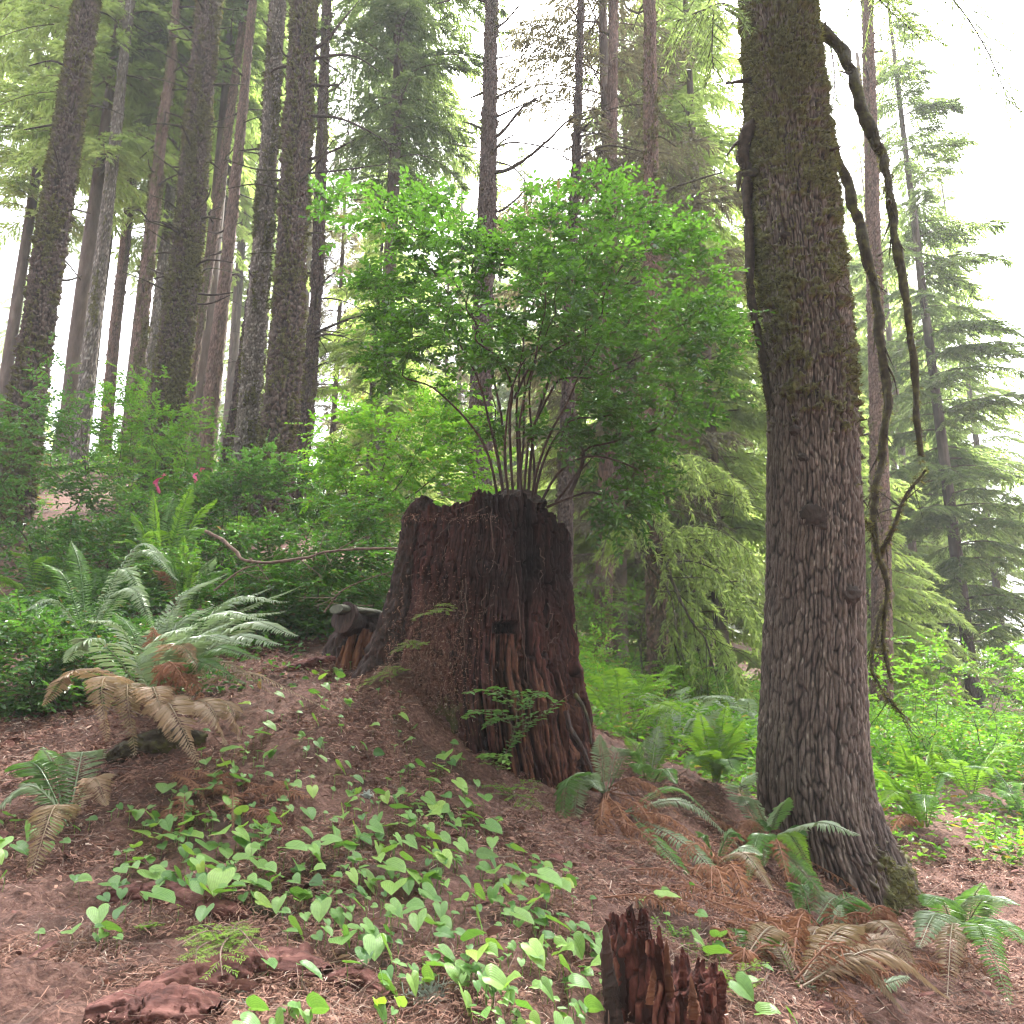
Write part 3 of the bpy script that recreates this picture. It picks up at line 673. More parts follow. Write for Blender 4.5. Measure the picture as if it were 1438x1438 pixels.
M['orange_wood'] = solidmat('split_orange_wood', [(.3, (.06, .024, .015)), (.7, (.26, .11, .06))], 40, (1, 1, .15), bumps=.6)
M['grey_wood'] = solidmat('weathered_cut_wood', [(.3, (.05, .052, .04)), (.7, (.17, .17, .125))], 30, (.2, 1, 1), bumps=.6)
STUMP, on_face = stump_build()

# low rotten remnant left of the stump, with a sawn chunk lying on it
t = thing('rotten_stump', G(505, 4.55), 'low broken stump of rotten orange red wood left of the tall stump', 'stump')
b = MB(); trunk_mesh(b, [(512, 990, 130), (508, 950, 112), (512, 910, 90), (520, 880, 78)], 4.55, 101, ns=120, dv=.008, cell=(.03, .2), amp=.035, moss=(-.6, 0), extra_top=.02, lump=.35); b.build('wood', M['char'], t)
b = MB()
for x0, y0, x1, y1, w in [(497, 945, 512, 888, 16), (482, 950, 496, 895, 14), (516, 952, 520, 893, 13), (508, 955, 514, 900, 10), (472, 955, 484, 912, 12), (535, 955, 532, 900, 12)]:
    trunk_mesh(b, [(x0, y0 + 15, w * 1.3), ((x0 + x1) / 2, (y0 + y1) / 2, w), (x1, y1, w * .6)], 4.36, int(x0), ns=24, dv=.012, cell=(.02, .2), amp=.012, moss=(-.6, 0), extra_top=.02, lump=.4)
b.build('split_face', M['orange_wood'], t)
b = MB(); pa = W(480, 868, 4.3); pb = W(548, 888, 4.62)
P = spline([pa, (pa + pb) / 2 + [0, 0, .01], pb], 14); tube(b, P, .08, 30, .5, True, .7, 14)
V = b.v[0]; V[:, 2] = np.maximum(V[:, 2], P[:, 2].min() - .04)
tk = thing('log_chunk', pa - [0, 0, .07], 'grey sawn log chunk lying on the low broken stump', 'log'); b.build('bark', M['char'], tk)
b = MB(); q = spline([pa + [-.03, -.03, .06], (pa + pb) / 2 + [0, -.03, .075], pb + [0, 0, .06]], 16); sq = MB(); tube(sq, q, .062, 14, .5, True, .22, 9)
for vv, ff in zip(sq.v, [0] * 3): vv[:, 2] = (vv[:, 2] - q[:, 2].mean()) * .42 + q[:, 2].mean()
b = sq
b.build('sawn_slab', M['grey_wood'], tk)

# ================================================================== THE BUSH ON TOP
bush_poly = [(430, 300), (438, 250), (470, 232), (520, 240), (560, 250), (600, 233), (640, 252), (668, 285), (688, 322), (715, 300), (735, 250), (790, 242), (830, 226), (880, 240), (930, 262), (975, 270), (1008, 310), (1030, 350), (1022, 405), (1062, 430), (1056, 470), (1034, 505), (1038, 565), (1000, 605), (962, 650), (945, 700), (900, 745), (882, 795), (845, 775), (815, 740), (830, 690), (850, 635), (820, 585), (770, 560), (690, 555), (655, 590), (625, 575), (610, 548), (545, 562), (500, 520), (490, 470), (520, 430), (478, 385), (440, 345)]
SP = lambda a, b, Y=4.25: W(a, b, Y)
stems = [[SP(700, 712, 4.2), SP(690, 650, 4.1), SP(660, 590, 4.0), SP(610, 545, 3.9), SP(560, 530, 3.8)], [SP(757, 712, 4.2), SP(785, 660, 4.1), SP(830, 640, 4.0), SP(880, 650, 3.95), SP(920, 670, 3.9)], [SP(745, 712, 4.15), SP(760, 630, 4.05), SP(800, 560, 3.95), SP(830, 500, 3.9)], [SP(718, 712, 4.15), SP(708, 640, 4.05), SP(715, 560, 3.95), SP(740, 500, 3.85)], [SP(708, 712), SP(690, 600, 4.2), SP(668, 530, 4.15), SP(640, 480, 4.1), SP(600, 470, 4.0)],
         [SP(722, 712, 4.2), SP(716, 600, 4.15), SP(720, 545, 4.1), SP(700, 500, 4.05), SP(668, 478, 4.0), SP(672, 455, 4.0), SP(640, 425, 3.9)],
         [SP(722, 560, 4.1), SP(745, 510, 4.1), SP(800, 480, 4.0), SP(850, 440, 3.9)],
         [SP(735, 712), SP(742, 620), SP(770, 550, 4.2), SP(790, 530, 4.1), SP(845, 530, 4.0), SP(900, 500, 4.0)],
         [SP(748, 712, 4.25), SP(765, 640, 4.2), SP(800, 590, 4.15), SP(850, 585, 4.1), SP(920, 560, 4.1)],
         [SP(742, 712, 4.3), SP(750, 600, 4.4), SP(790, 480, 4.5), SP(830, 360, 4.5), SP(860, 300, 4.4)],
         [SP(730, 712, 4.3), SP(735, 580, 4.4), SP(740, 460, 4.5), SP(780, 330, 4.5)],
         [SP(715, 712, 4.35), SP(700, 560, 4.5), SP(660, 430, 4.6), SP(590, 330, 4.6), SP(520, 280, 4.5)],
         [SP(727, 712, 4.35), SP(728, 560, 4.3), SP(735, 480, 4.2)], [SP(752, 712, 4.3), SP(745, 560, 4.3), SP(760, 450, 4.3)],
         [SP(738, 712, 4.2), SP(728, 640, 4.1), SP(738, 540, 4.0), SP(770, 440, 3.9)], [SP(712, 712, 4.3), SP(702, 640, 4.4), SP(690, 560, 4.5)],
         [SP(780, 705, 4.2), SP(812, 660, 4.1), SP(820, 630, 4.1), SP(860, 620, 4.0), SP(930, 600, 4.0)],
         [SP(768, 712, 4.3), SP(835, 690, 4.4), SP(870, 720, 4.3)]]
shrub('evergreen_shrub', 'broad green leafy bush growing from the top of the tall stump', bush_poly, 4.2, .95, 1850, [s[0] for s in stems], M['shrub'], 11, leafL=.047, per=12, spray=.18, stems=stems, rmax=.017, clump=1.15, cs=52, margin=13, extra=([(655, 590), (690, 555), (770, 560), (820, 585), (850, 635), (830, 690), (780, 640), (720, 600), (690, 640)], 60))

# thickets behind and beside the stump
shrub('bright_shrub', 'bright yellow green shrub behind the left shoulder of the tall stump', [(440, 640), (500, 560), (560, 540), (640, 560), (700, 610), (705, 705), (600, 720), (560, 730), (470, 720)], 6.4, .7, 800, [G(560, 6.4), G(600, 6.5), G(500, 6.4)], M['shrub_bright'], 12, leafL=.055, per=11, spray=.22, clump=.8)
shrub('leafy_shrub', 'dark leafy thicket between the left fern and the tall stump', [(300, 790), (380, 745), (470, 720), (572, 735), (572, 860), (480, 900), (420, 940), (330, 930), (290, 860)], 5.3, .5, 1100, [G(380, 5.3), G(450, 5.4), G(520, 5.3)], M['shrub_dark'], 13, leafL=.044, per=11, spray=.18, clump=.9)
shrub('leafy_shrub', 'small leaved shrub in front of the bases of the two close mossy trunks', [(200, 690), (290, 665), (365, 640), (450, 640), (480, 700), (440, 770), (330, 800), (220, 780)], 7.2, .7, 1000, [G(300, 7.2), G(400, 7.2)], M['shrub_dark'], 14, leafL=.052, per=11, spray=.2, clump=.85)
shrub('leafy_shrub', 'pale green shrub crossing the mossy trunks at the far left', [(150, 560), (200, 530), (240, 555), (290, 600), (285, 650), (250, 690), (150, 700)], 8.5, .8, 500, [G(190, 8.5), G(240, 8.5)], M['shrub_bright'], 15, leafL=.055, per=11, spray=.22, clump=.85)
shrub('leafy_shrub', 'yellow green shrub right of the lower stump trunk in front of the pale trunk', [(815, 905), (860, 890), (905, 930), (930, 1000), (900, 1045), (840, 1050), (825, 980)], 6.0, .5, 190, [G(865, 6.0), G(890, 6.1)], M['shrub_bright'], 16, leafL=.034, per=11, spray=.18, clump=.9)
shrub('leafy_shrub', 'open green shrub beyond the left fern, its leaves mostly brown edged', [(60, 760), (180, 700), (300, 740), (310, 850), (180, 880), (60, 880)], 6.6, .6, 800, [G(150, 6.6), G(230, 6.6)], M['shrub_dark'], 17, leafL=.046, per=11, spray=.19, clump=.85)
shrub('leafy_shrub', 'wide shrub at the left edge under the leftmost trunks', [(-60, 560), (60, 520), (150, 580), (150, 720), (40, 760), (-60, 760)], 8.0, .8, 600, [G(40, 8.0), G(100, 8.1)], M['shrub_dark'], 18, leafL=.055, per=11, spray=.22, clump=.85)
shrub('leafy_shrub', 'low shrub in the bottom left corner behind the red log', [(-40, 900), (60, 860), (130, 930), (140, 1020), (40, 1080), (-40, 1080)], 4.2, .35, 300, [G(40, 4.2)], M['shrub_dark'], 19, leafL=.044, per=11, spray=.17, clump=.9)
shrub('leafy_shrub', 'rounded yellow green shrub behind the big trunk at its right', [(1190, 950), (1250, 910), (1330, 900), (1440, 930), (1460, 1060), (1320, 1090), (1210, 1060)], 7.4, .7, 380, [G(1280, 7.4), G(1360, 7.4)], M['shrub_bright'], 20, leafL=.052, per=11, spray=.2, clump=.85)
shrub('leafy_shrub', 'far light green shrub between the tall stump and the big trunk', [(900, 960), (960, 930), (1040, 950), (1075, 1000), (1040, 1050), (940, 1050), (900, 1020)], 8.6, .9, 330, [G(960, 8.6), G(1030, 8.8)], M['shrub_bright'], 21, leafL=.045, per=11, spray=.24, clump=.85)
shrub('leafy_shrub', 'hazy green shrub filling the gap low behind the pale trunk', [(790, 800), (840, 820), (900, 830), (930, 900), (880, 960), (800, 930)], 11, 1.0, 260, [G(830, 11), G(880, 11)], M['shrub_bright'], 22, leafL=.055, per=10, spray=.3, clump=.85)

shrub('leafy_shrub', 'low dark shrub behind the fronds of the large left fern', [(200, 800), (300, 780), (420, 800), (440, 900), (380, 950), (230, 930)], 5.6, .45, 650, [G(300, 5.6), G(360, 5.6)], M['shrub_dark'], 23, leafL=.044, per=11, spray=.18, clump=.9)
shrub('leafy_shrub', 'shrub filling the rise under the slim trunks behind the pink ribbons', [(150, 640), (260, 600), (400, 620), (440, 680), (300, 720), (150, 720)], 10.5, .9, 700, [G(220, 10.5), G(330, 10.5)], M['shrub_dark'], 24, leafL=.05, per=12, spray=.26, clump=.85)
# ================================================================== TREES WITH TRACED TRUNKS
def ground_bottom(pix, Y, lift=.25):
    a = W(pix[0][0], pix[0][1], Y); g_ = float(gz(np.array([a[0]]), np.array([a[1]]))[0])
    px, py, w = pix[0]; k = 0
    sl = (pix[0][0] - pix[1][0]) / (pix[0][1] - pix[1][1])
    while W(px, py, Y)[2] > g_ - lift and k < 60: py += 12; px += sl * 12; k += 1
    return ([(px, py, w * 1.12)] if k else []) + list(pix)
def traced_tree(name, label, pix, Y, seed, mat, cell=(.05, .06), amp=.016, moss=(.3, -.05), stubs=(), nst=0, ns=110, dv=.022, group=None, tuft=0, lump=.05):
    pix = ground_bottom(pix, Y); b0 = W(pix[0][0], pix[0][1], Y)
    t = thing(name, (b0[0], b0[1], b0[2] + .2), label, 'tree', group)
    mb = MB(); V, ring, mo, P, rr = trunk_mesh(mb, pix, Y, seed, ns=ns, dv=dv, cell=cell, amp=amp, moss=moss, lump=lump, ridge=.25, flake=.92 if mat != 'bark_pale' else .74, ledge=.02 if mat == 'bark_dark' else .007)
    mb.build('trunk', M[mat], t)
    if tuft:
        tf = tufts(V, ring, mo, tuft, .038, seed + 1, .3)
        if tf: tag(tf.build('moss', M['moss'], t, False), kind='stuff')
    r = np.random.default_rng(seed + 2)
    for k in range(nst):
        i = int(r.uniform(.28, .97) * len(P)); a = r.uniform(0, 2 * math.pi); out = np.array([math.cos(a), math.sin(a) * .8, r.uniform(-.1, .35)])
        stub(t, P[i] + nrm(out) * rr[i] * .9, out, r.uniform(.2, .75), r.uniform(.014, .026), seed * 50 + k, M['branch_moss'] if r.random() < .4 else M['branch'])
    return t, P, rr
def at_h(P, rr, py, Y):
    z = W(700, py, Y)[2]; i = int(np.argmin(np.abs(P[:, 2] - z))); return P[i], rr[i]
def dead_branch(t, a, pixs, r0, seed, twigs=6, mat='branch', tl=.5, name='branch', sub=True):
    b = MB(); limb(b, [a] + [W(*q) for q in pixs], r0, .004, seed, twigs, tl, 6, .2, .4, sub=sub); return b.build(name, M[mat], t)

# the big trunk on the right
def big_tree():
    Y = 4.65
    pix = [(1196, 1330, 205), (1182, 1255, 180), (1156, 1170, 163), (1143, 1090, 153), (1142, 960, 139), (1145, 840, 129), (1145, 720, 124), (1134, 480, 113), (1111, 240, 107), (1091, 0, 92), (1077, -170, 84)]
    b0 = W(1160, 1240, Y); t = thing('mossy_tree', b0, 'big straight trunk at the right with flaky furrowed bark and moss above', 'tree')
    def flare(rad, ring, P, su):
        s = su[:, None]; a = np.arctan2(ring[..., 1], ring[..., 0])
        f = np.exp(-s / .42)
        lob = .5 + .5 * np.cos(5 * (a + .5) + .8 * np.sin(2 * a))
        return rad * (1 + f * (.34 * lob ** 1.5 - .10)) - f * .03 * (lob < .12)
    zt = W(1140, 560, Y)[2]; zt0 = W(1140, 700, Y)[2]; zb_ = W(1180, 1215, Y)[2]; zb1 = W(1180, 1110, Y)[2]
    def mf(V, ring, su):
        z = V[..., 2]
        return 1.0 * sstep(zt0 - .45, zt + 1.1, z + .25 * ring[..., 0]) + .8 * sstep(zb1, zb_, z) * sstep(-.35, .35, ring[..., 0]) - .44
    mb = MB(); V, ring, mo, P, rr = trunk_mesh(mb, pix, Y, 201, ns=520, dv=.008, cell=(.022, .15), amp=.015, moss=(.1, 0), lump=.08, ridge=.45, flake=.86, fl=flare, mossfun=mf)
    mb.build('trunk', M['bark_big'], t)
    tf = tufts(V, ring, mo, 70000, .026, 202, .16); tag(tf.build('moss', M['moss'], t, False), kind='stuff')
    k = 0
    def burl(px, py, w, sd):
        p, r_ = at_h(P, rr, py, Y - .25); q = W(px, py, Y - r_ - .0); mb = MB(); r = np.random.default_rng(sd)
        s = w / FPX * 4.5
        th, ph = np.meshgrid(np.linspace(0, 2 * math.pi, 28, endpoint=False), np.linspace(.02, math.pi - .02, 18))
        d = np.stack([np.cos(th) * np.sin(ph), np.sin(th) * np.sin(ph) * .55, np.cos(ph) * .8], -1).transpose(0, 1, 2)
        v = d * s * (1 + .5 * fbm(d * 3.5, sd, 4))[..., None] + q + np.array([0, .03, 0]); mb.add(v.reshape(-1, 3), grid_faces(18, 28), .5, hgt=.25, cell=.2, moss=.15, uv=np.stack([th * .1, ph * .1], -1).reshape(-1, 2)); mb.build('burl', M['bark_big'], t)
    for a in [(1148, 722, 20, 1), (1160, 738, 15, 2), (1118, 602, 9, 3), (1172, 662, 9, 4), (1130, 640, 7, 5), (1196, 835, 16, 6), (1155, 905, 8, 7), (1175, 850, 8, 8), (1104, 326, 8, 9), (1130, 520, 7, 10)]: burl(*a)
    L = [('limb', [(1120, 18, 4.7), (1134, 30, 4.75), (1160, 48, 4.8), (1182, 72, 4.8), (1198, 108, 4.75), (1216, 170, 4.7), (1236, 215, 4.65), (1248, 255, 4.6), (1257, 320, 4.55), (1272, 420, 4.5), (1285, 520, 4.5), (1290, 640, 4.45)], .050, .016, 12),
         ('limb', [(1148, 165, 4.8), (1168, 205, 4.95), (1190, 262, 5.0), (1212, 330, 5.0), (1226, 400, 5.0), (1238, 480, 5.0), (1245, 560, 5.0), (1238, 640, 5.0), (1228, 712, 5.0), (1233, 770, 5.0), (1246, 820, 5.0), (1240, 900, 5.0), (1250, 950, 5.0)], .044, .010, 22),
         ('limb', [(1068, 170, 4.6), (1050, 186, 4.6), (1044, 225, 4.62), (1049, 262, 4.65), (1051, 320, 4.65), (1054, 400, 4.65), (1062, 460, 4.65), (1074, 525, 4.65), (1082, 580, 4.65)], .046, .02, 6),
         ('limb', [(1236, 780, 5.0), (1255, 740, 4.9), (1270, 700, 4.9), (1300, 660, 4.8)], .018, .008, 7), ('limb', [(1232, 770, 5.0), (1222, 740, 4.95), (1212, 735, 4.9), (1195, 760, 4.9)], .012, .005, 3),
         ('limb', [(1240, 850, 5.0), (1228, 900, 4.95), (1226, 945, 4.9), (1250, 985, 4.8), (1275, 1010, 4.7)], .014, .004, 8)]
    for k, (nm, pl, r0, r1, tw) in enumerate(L):
        b = MB(); P_ = limb(b, [W(*q) for q in pl], r0, r1, 300 + k, tw, .22, 12, .45, .6); lo = b.build(nm, M['branch_moss'] if k != 2 else M['branch'], t)
        rq = np.random.default_rng(700 + k); m_ = 2600 if k < 3 else 500; ii = rq.integers(0, len(P_), m_); aa = rq.uniform(0, 6.28, m_); rd_ = np.linspace(r0, r1, len(P_))[ii] * .95; nn_ = np.stack([np.cos(aa), .3 * np.sin(aa), .6 * np.sin(aa)], -1); pp_ = P_[ii] + nrm(nn_) * rd_[:, None] + rq.normal(0, .02, (m_, 3)) * [.2, .2, 1]
        dd_ = nrm(nn_ * .5 + rq.normal(0, .5, (m_, 3)) + [0, 0, -.35]); ss_ = nrm(np.cross(dd_, rq.normal(0, 1, (m_, 3)))); ll_ = .022 * rq.uniform(.4, 1.6, m_)[:, None]; tm = MB(); tm.tris(np.stack([pp_ - ss_ * ll_ * .17 - nn_ * .004, pp_ + ss_ * ll_ * .17 - nn_ * .004, pp_ + dd_ * ll_], 1), rq.random(m_)); tag(tm.build('moss', M['moss'], lo, False), kind='stuff')
    for k, (pl, r0) in enumerate([([(1056, 112, 4.6), (1040, 114, 4.5), (1020, 117, 4.4)], .022), ([(1062, 243, 4.6), (1048, 243, 4.5), (1034, 244, 4.45)], .03), ([(1038, 243, 4.45), (1037, 258, 4.43), (1036, 268, 4.42)], .02),
                                  ([(1144, 128, 4.55), (1152, 122, 4.5), (1161, 116, 4.5)], .018), ([(1158, 208, 4.5), (1168, 210, 4.4), (1181, 206, 4.35)], .02), ([(1104, 322, 4.42), (1098, 300, 4.3), (1091, 268, 4.25)], .011), ([(1160, 316, 4.5), (1166, 310, 4.45), (1175, 303, 4.4)], .012),
                                  ([(1176, 398, 4.5), (1188, 405, 4.4), (1196, 416, 4.35)], .006), ([(1200, 592, 4.5), (1212, 590, 4.45), (1221, 588, 4.4)], .006), ([(1062, 190, 4.6), (1052, 186, 4.6), (1042, 183, 4.55)], .012), ([(1055, 40, 4.6), (1040, 25, 4.4), (1018, 12, 4.2)], .02), ([(1205, 700, 4.5), (1214, 705, 4.5), (1220, 715, 4.45)], .006)]):
        b = MB(); limb(b, [W(*q) for q in pl], r0, r0 * .35, 350 + k, 2, .08, 7, .5, .3, sub=False); b.build('branch_stub', M['branch_moss'] if k in (1, 2, 10) else M['branch'], t)
    # hanging needle sprays of its own upper boughs
    for k, (pl, sp_) in enumerate([([(1045, 20, 4.5), (1015, 5, 4.2), (985, 15, 4.0), (950, 30, 3.9)], .5), ([(1048, -30, 4.6), (1010, -20, 4.4), (1000, 60, 4.3), (1003, 105, 4.2)], .35), ([(1190, -40, 4.9), (1225, -10, 5.0), (1255, 20, 5.1), (1300, 60, 5.2)], .5), ([(1150, 30, 4.9), (1165, 60, 5.2), (1172, 110, 5.3), (1168, 160, 5.3)], .3), ([(1270, -60, 5.2), (1330, -10, 5.2), (1380, 60, 5.2), (1420, 150, 5.2)], .6)]):
        leafy_bough(t, [W(*q) for q in pl], sp_, 400 + k, 'branch', 'needle')
    return t
def leafy_bough(t, path, spread, seed, m1, m2, bl=(.05, .007), nside=26):
    bm = MB(); lf = MB(); needle_bough(lf, bm, path, spread, seed, bl, nside); o = bm.build('bough', M[m1], t); lf.build('needles', M[m2], o, False)
def needle_bough(lf, bm, path, spread, seed, bl=(.05, .007), nside=26):
    r = np.random.default_rng(seed); P = spline(path, 30); tube(bm, P, np.linspace(.008, .003, 30), 5, .5, False)
    for k in range(nside):
        i = int((k + .7) / nside * 29); a = P[i]; T = nrm(P[min(i + 1, 29)] - P[max(i - 1, 0)]); sd = nrm(np.cross(T, [0, 0, 1.0])) * (1 if k % 2 else -1)
        l = spread * r.uniform(.4, 1) * (1 - .5 * k / nside); d = nrm(T * .6 + sd * .7 + r.normal(0, .2, 3) + np.array([0, 0, -.45]))
        s = np.linspace(0, 1, 7)[:, None]; q = a + d * l * s + np.array([0, 0, -.45]) * l * s * s; tube(bm, q, np.linspace(.003, .0012, 7), 3, .5, False)
        m = int(l / .006) + 4; tt = r.random(m); c = np.stack([np.interp(tt, s[:, 0], q[:, x]) for x in range(3)], -1)
        bd = nrm(d + r.normal(0, .55, (m, 3)) + np.array([0, 0, -.4])); w = nrm(np.cross(bd, r.normal(0, 1, (m, 3)))); L = bl[0] * r.uniform(.5, 1.4, m)[:, None]
        lf.quads(np.stack([c, c + bd * L * .5 + w * bl[1] * .5, c + bd * L, c + bd * L * .5 - w * bl[1] * .5], 1), r.random(m) * .9)
big_tree()

TT = [
 ('mossy_tree', 'thick mossy trunk with snapped side branches near the left edge', [(232, 600, 46), (240, 530, 42), (247, 480, 40), (266, 320, 36), (279, 160, 31), (294, 0, 27), (305, -120, 24)], 11.0, 21, 'bark_dark', (.06, .075), .034, (.5, .0), 60, 16000),
 ('mossy_tree', 'pale grey flecked trunk close beside the thickest dark mossy trunk', [(338, 690, 31), (347, 600, 28), (358, 470, 26), (372, 300, 23), (382, 130, 20), (391, 0, 18), (400, -120, 17)], 9.8, 22, 'bark_pale', (.05, .06), .024, (.26, .0), 10, 9000),
 ('mossy_tree', 'thickest dark mossy trunk left of the bush', [(385, 680, 50), (391, 620, 46), (404, 470, 41), (412, 300, 37), (419, 160, 34), (427, 0, 31), (432, -120, 29)], 9.4, 23, 'bark_dark', (.06, .075), .036, (.46, .0), 24, 16000),
 ('slim_tree', 'slim brown trunk forking high up at the far left', [(188, 600, 20), (196, 480, 18), (212, 330, 16), (228, 180, 13), (238, 110, 11), (248, 0, 9)], 13, 24, 'bark_red', (.05, .08), .012, (.32, 0), 14, 4000),
 ('slim_tree', 'pale slim trunk between the forked and the thick mossy trunk', [(200, 610, 16), (213, 500, 14), (228, 380, 12), (243, 240, 10), (258, 100, 8), (268, 0, 7)], 17, 25, 'bark_pale', (.06, .09), .012, (.36, 0), 6, 0),
 ('slim_tree', 'slender leaning trunk right of the thick mossy trunk with snapped branches', [(258, 600, 18), (274, 480, 16), (300, 330, 13), (315, 220, 11), (330, 110, 10), (346, 0, 8)], 14, 26, 'bark_red', (.05, .08), .012, (.26, 0), 14, 0),
 ('slim_tree', 'thin dark leaning trunk just right of the slender leaning one', [(285, 610, 11), (297, 500, 10), (312, 350, 9), (325, 210, 8), (340, 90, 6), (350, 0, 6)], 18, 27, 'bark_dark', (.07, .1), .012, (.2, 0), 8, 0),
 ('slim_tree', 'rosy brown slim trunk left of the pale flecked trunk', [(288, 640, 23), (303, 500, 19), (313, 420, 17), (328, 280, 14), (340, 160, 12), (355, 0, 9)], 13, 28, 'bark_red', (.05, .07), .014, (.18, 0), 14, 0),
 ('slim_tree', 'shadowed slim trunk hugging the left side of the pale flecked trunk', [(312, 715, 26), (322, 650, 22), (338, 540, 17), (350, 450, 13), (362, 340, 10), (372, 200, 8), (380, 60, 7)], 10.6, 29, 'bark_dark', (.05, .07), .012, (.15, 0), 6, 0),
 ('slim_tree', 'dark trunk peeking out behind the thickest dark mossy trunk', [(424, 640, 20), (431, 580, 18), (440, 460, 16), (445, 400, 15), (452, 200, 12), (459, 0, 9)], 11.5, 30, 'bark_dark', (.05, .07), .012, (.25, 0), 8, 0),
 ('slim_tree', 'slim grey brown trunk rising behind the middle of the bush', [(672, 700, 32), (678, 450, 26), (683, 330, 24), (687, 180, 19), (690, 0, 15), (692, -100, 13)], 10.0, 31, 'bark_dark', (.045, .06), .010, (.12, 0), 16, 0),
 ('slim_tree', 'pale pinkish trunk in the light just right of the tall stump', [(846, 960, 27), (847, 860, 25), (850, 780, 24), (853, 600, 21), (858, 300, 16), (862, 0, 12)], 12, 32, 'bark_red', (.045, .06), .010, (.05, 0), 14, 0),
 ('mossy_tree', 'reddish trunk with long mossy drooping boughs between stump and big trunk', [(926, 985, 32), (924, 900, 30), (921, 780, 29), (918, 600, 25), (915, 300, 20), (912, 0, 15)], 9.0, 33, 'bark_red', (.045, .06), .012, (.22, 0), 8, 2500),
 ('slim_tree', 'thin far trunk low between the reddish trunk and the big trunk', [(970, 950, 15), (969, 850, 14), (968, 700, 12), (966, 400, 9), (965, 100, 7)], 17, 34, 'bark_red', (.06, .08), .01, (.1, 0), 6, 0),
 ('slim_tree', 'reddish trunk half hidden right of the big trunk behind its hanging limb', [(1238, 960, 28), (1238, 850, 26), (1236, 700, 24), (1228, 400, 19), (1218, 0, 14)], 10.5, 35, 'bark_red', (.05, .07), .012, (.12, 0), 10, 0),
 ('slim_tree', 'dark slim trunk with bare forks rising behind the right half of the bush', [(795, 700, 20), (800, 450, 15), (806, 300, 12), (810, 200, 10), (813, 100, 8), (818, -60, 6)], 11, 36, 'bark_dark', (.05, .07), .01, (.1, 0), 10, 0),
 ('mossy_tree', 'mossy trunk at the left border of the view', [(20, 700, 44), (45, 520, 40), (78, 300, 34), (105, 120, 29), (122, 0, 26)], 9.5, 37, 'bark_dark', (.06, .075), .032, (.46, 0), 14, 9000),
 ('slim_tree', 'pale slim trunk second from the left border', [(110, 640, 22), (128, 480, 19), (152, 280, 15), (172, 100, 12), (183, 0, 10)], 13, 38, 'bark_pale', (.05, .07), .012, (.25, 0), 8, 0),
 ('slim_tree', 'reddish slim trunk third from the left border', [(148, 620, 16), (160, 480, 14), (178, 320, 12), (200, 100, 9), (208, 0, 8)], 17, 39, 'bark_red', (.06, .08), .012, (.2, 0), 6, 0),
]
TR = {}
for (nm, lab, pix, Y, sd, mt, cell, amp, moss, nst, tf) in TT:
    TR[sd] = traced_tree(nm, lab, pix, Y, sd, mt, cell, amp, moss, nst=nst, tuft=tf, ns=130 if Y < 12 else 64, dv=.02 if Y < 12 else .045)
# bare and mossy branches that can be told apart
def brs(sd, Y, items, mat='branch', twigs=6, tl=.5):
    t, P, rr = TR[sd]
    for k, (py, pl, r0) in enumerate(items):
        a, _ = at_h(P, rr, py, Y); dead_branch(t, a, pl, r0, sd * 31 + k, twigs, mat, tl)
brs(31, 10.0, [(245, [(720, 235, 9.8), (760, 205, 9.5), (805, 165, 9.3), (850, 150, 9.2)], .032), (198, [(705, 185, 9.9), (735, 150, 9.7), (760, 135, 9.6), (800, 120, 9.5)], .026), (165, [(700, 163, 9.9), (740, 145, 9.6), (790, 133, 9.4)], .024), (140, [(720, 125, 9.8), (750, 105, 9.6)], .02), (295, [(705, 295, 9.9), (740, 265, 9.7), (760, 240, 9.6)], .022), (82, [(715, 78, 9.9), (760, 55, 9.6)], .014), (215, [(720, 200, 10.2), (790, 210, 10.2), (860, 212, 10.2)], .016), (210, [(650, 205, 10), (625, 200, 10)], .01), (225, [(720, 235, 10.2), (740, 260, 10.2), (750, 300, 10.2)], .014), (310, [(660, 300, 10), (640, 330, 10)], .01), (320, [(710, 310, 10.1), (730, 330, 10.1)], .014)], twigs=7)
brs(23, 9.4, [(75, [(455, 60, 9.3), (480, 30, 9.2), (505, 0, 9.2)], .04), (88, [(465, 78, 9.3), (500, 80, 9.2), (540, 105, 9.1)], .028), (120, [(460, 120, 9.3), (480, 118, 9.3)], .03), (162, [(470, 165, 9.3), (510, 180, 9.2), (560, 210, 9.1)], .026), (230, [(460, 215, 9.3), (485, 203, 9.2), (500, 195, 9.2)], .024), (245, [(470, 240, 9.3), (510, 235, 9.2), (545, 230, 9.2)], .016)], twigs=6)
brs(30, 11.5, [(440, [(445, 410, 11.2), (460, 390, 11.1), (475, 380, 11.0)], .028), (470, [(460, 460, 11.2), (490, 448, 11), (520, 440, 10.8)], .03), (478, [(455, 470, 11.2), (480, 472, 11), (500, 480, 10.9)], .022), (365, [(460, 362, 11.3), (480, 365, 11.2)], .016), (520, [(445, 515, 11.3), (460, 508, 11.2)], .02), (420, [(470, 420, 11.3), (500, 430, 11.2), (515, 445, 11.1)], .014)])
brs(21, 11.0, [(118, [(300, 118, 11), (330, 119, 11), (345, 118, 10.9)], .028), (165, [(295, 172, 11), (320, 165, 11)], .02), (178, [(300, 178, 10.9), (325, 180, 10.8)], .022), (15, [(310, 12, 11), (335, 15, 11)], .022), (40, [(310, 40, 11), (330, 38, 11)], .02), (225, [(290, 226, 11), (305, 225, 11)], .016), (250, [(290, 243, 11), (300, 235, 11)], .018), (205, [(285, 195, 10.8), (288, 175, 10.7)], .02)], twigs=2, mat='branch_moss', tl=.2)
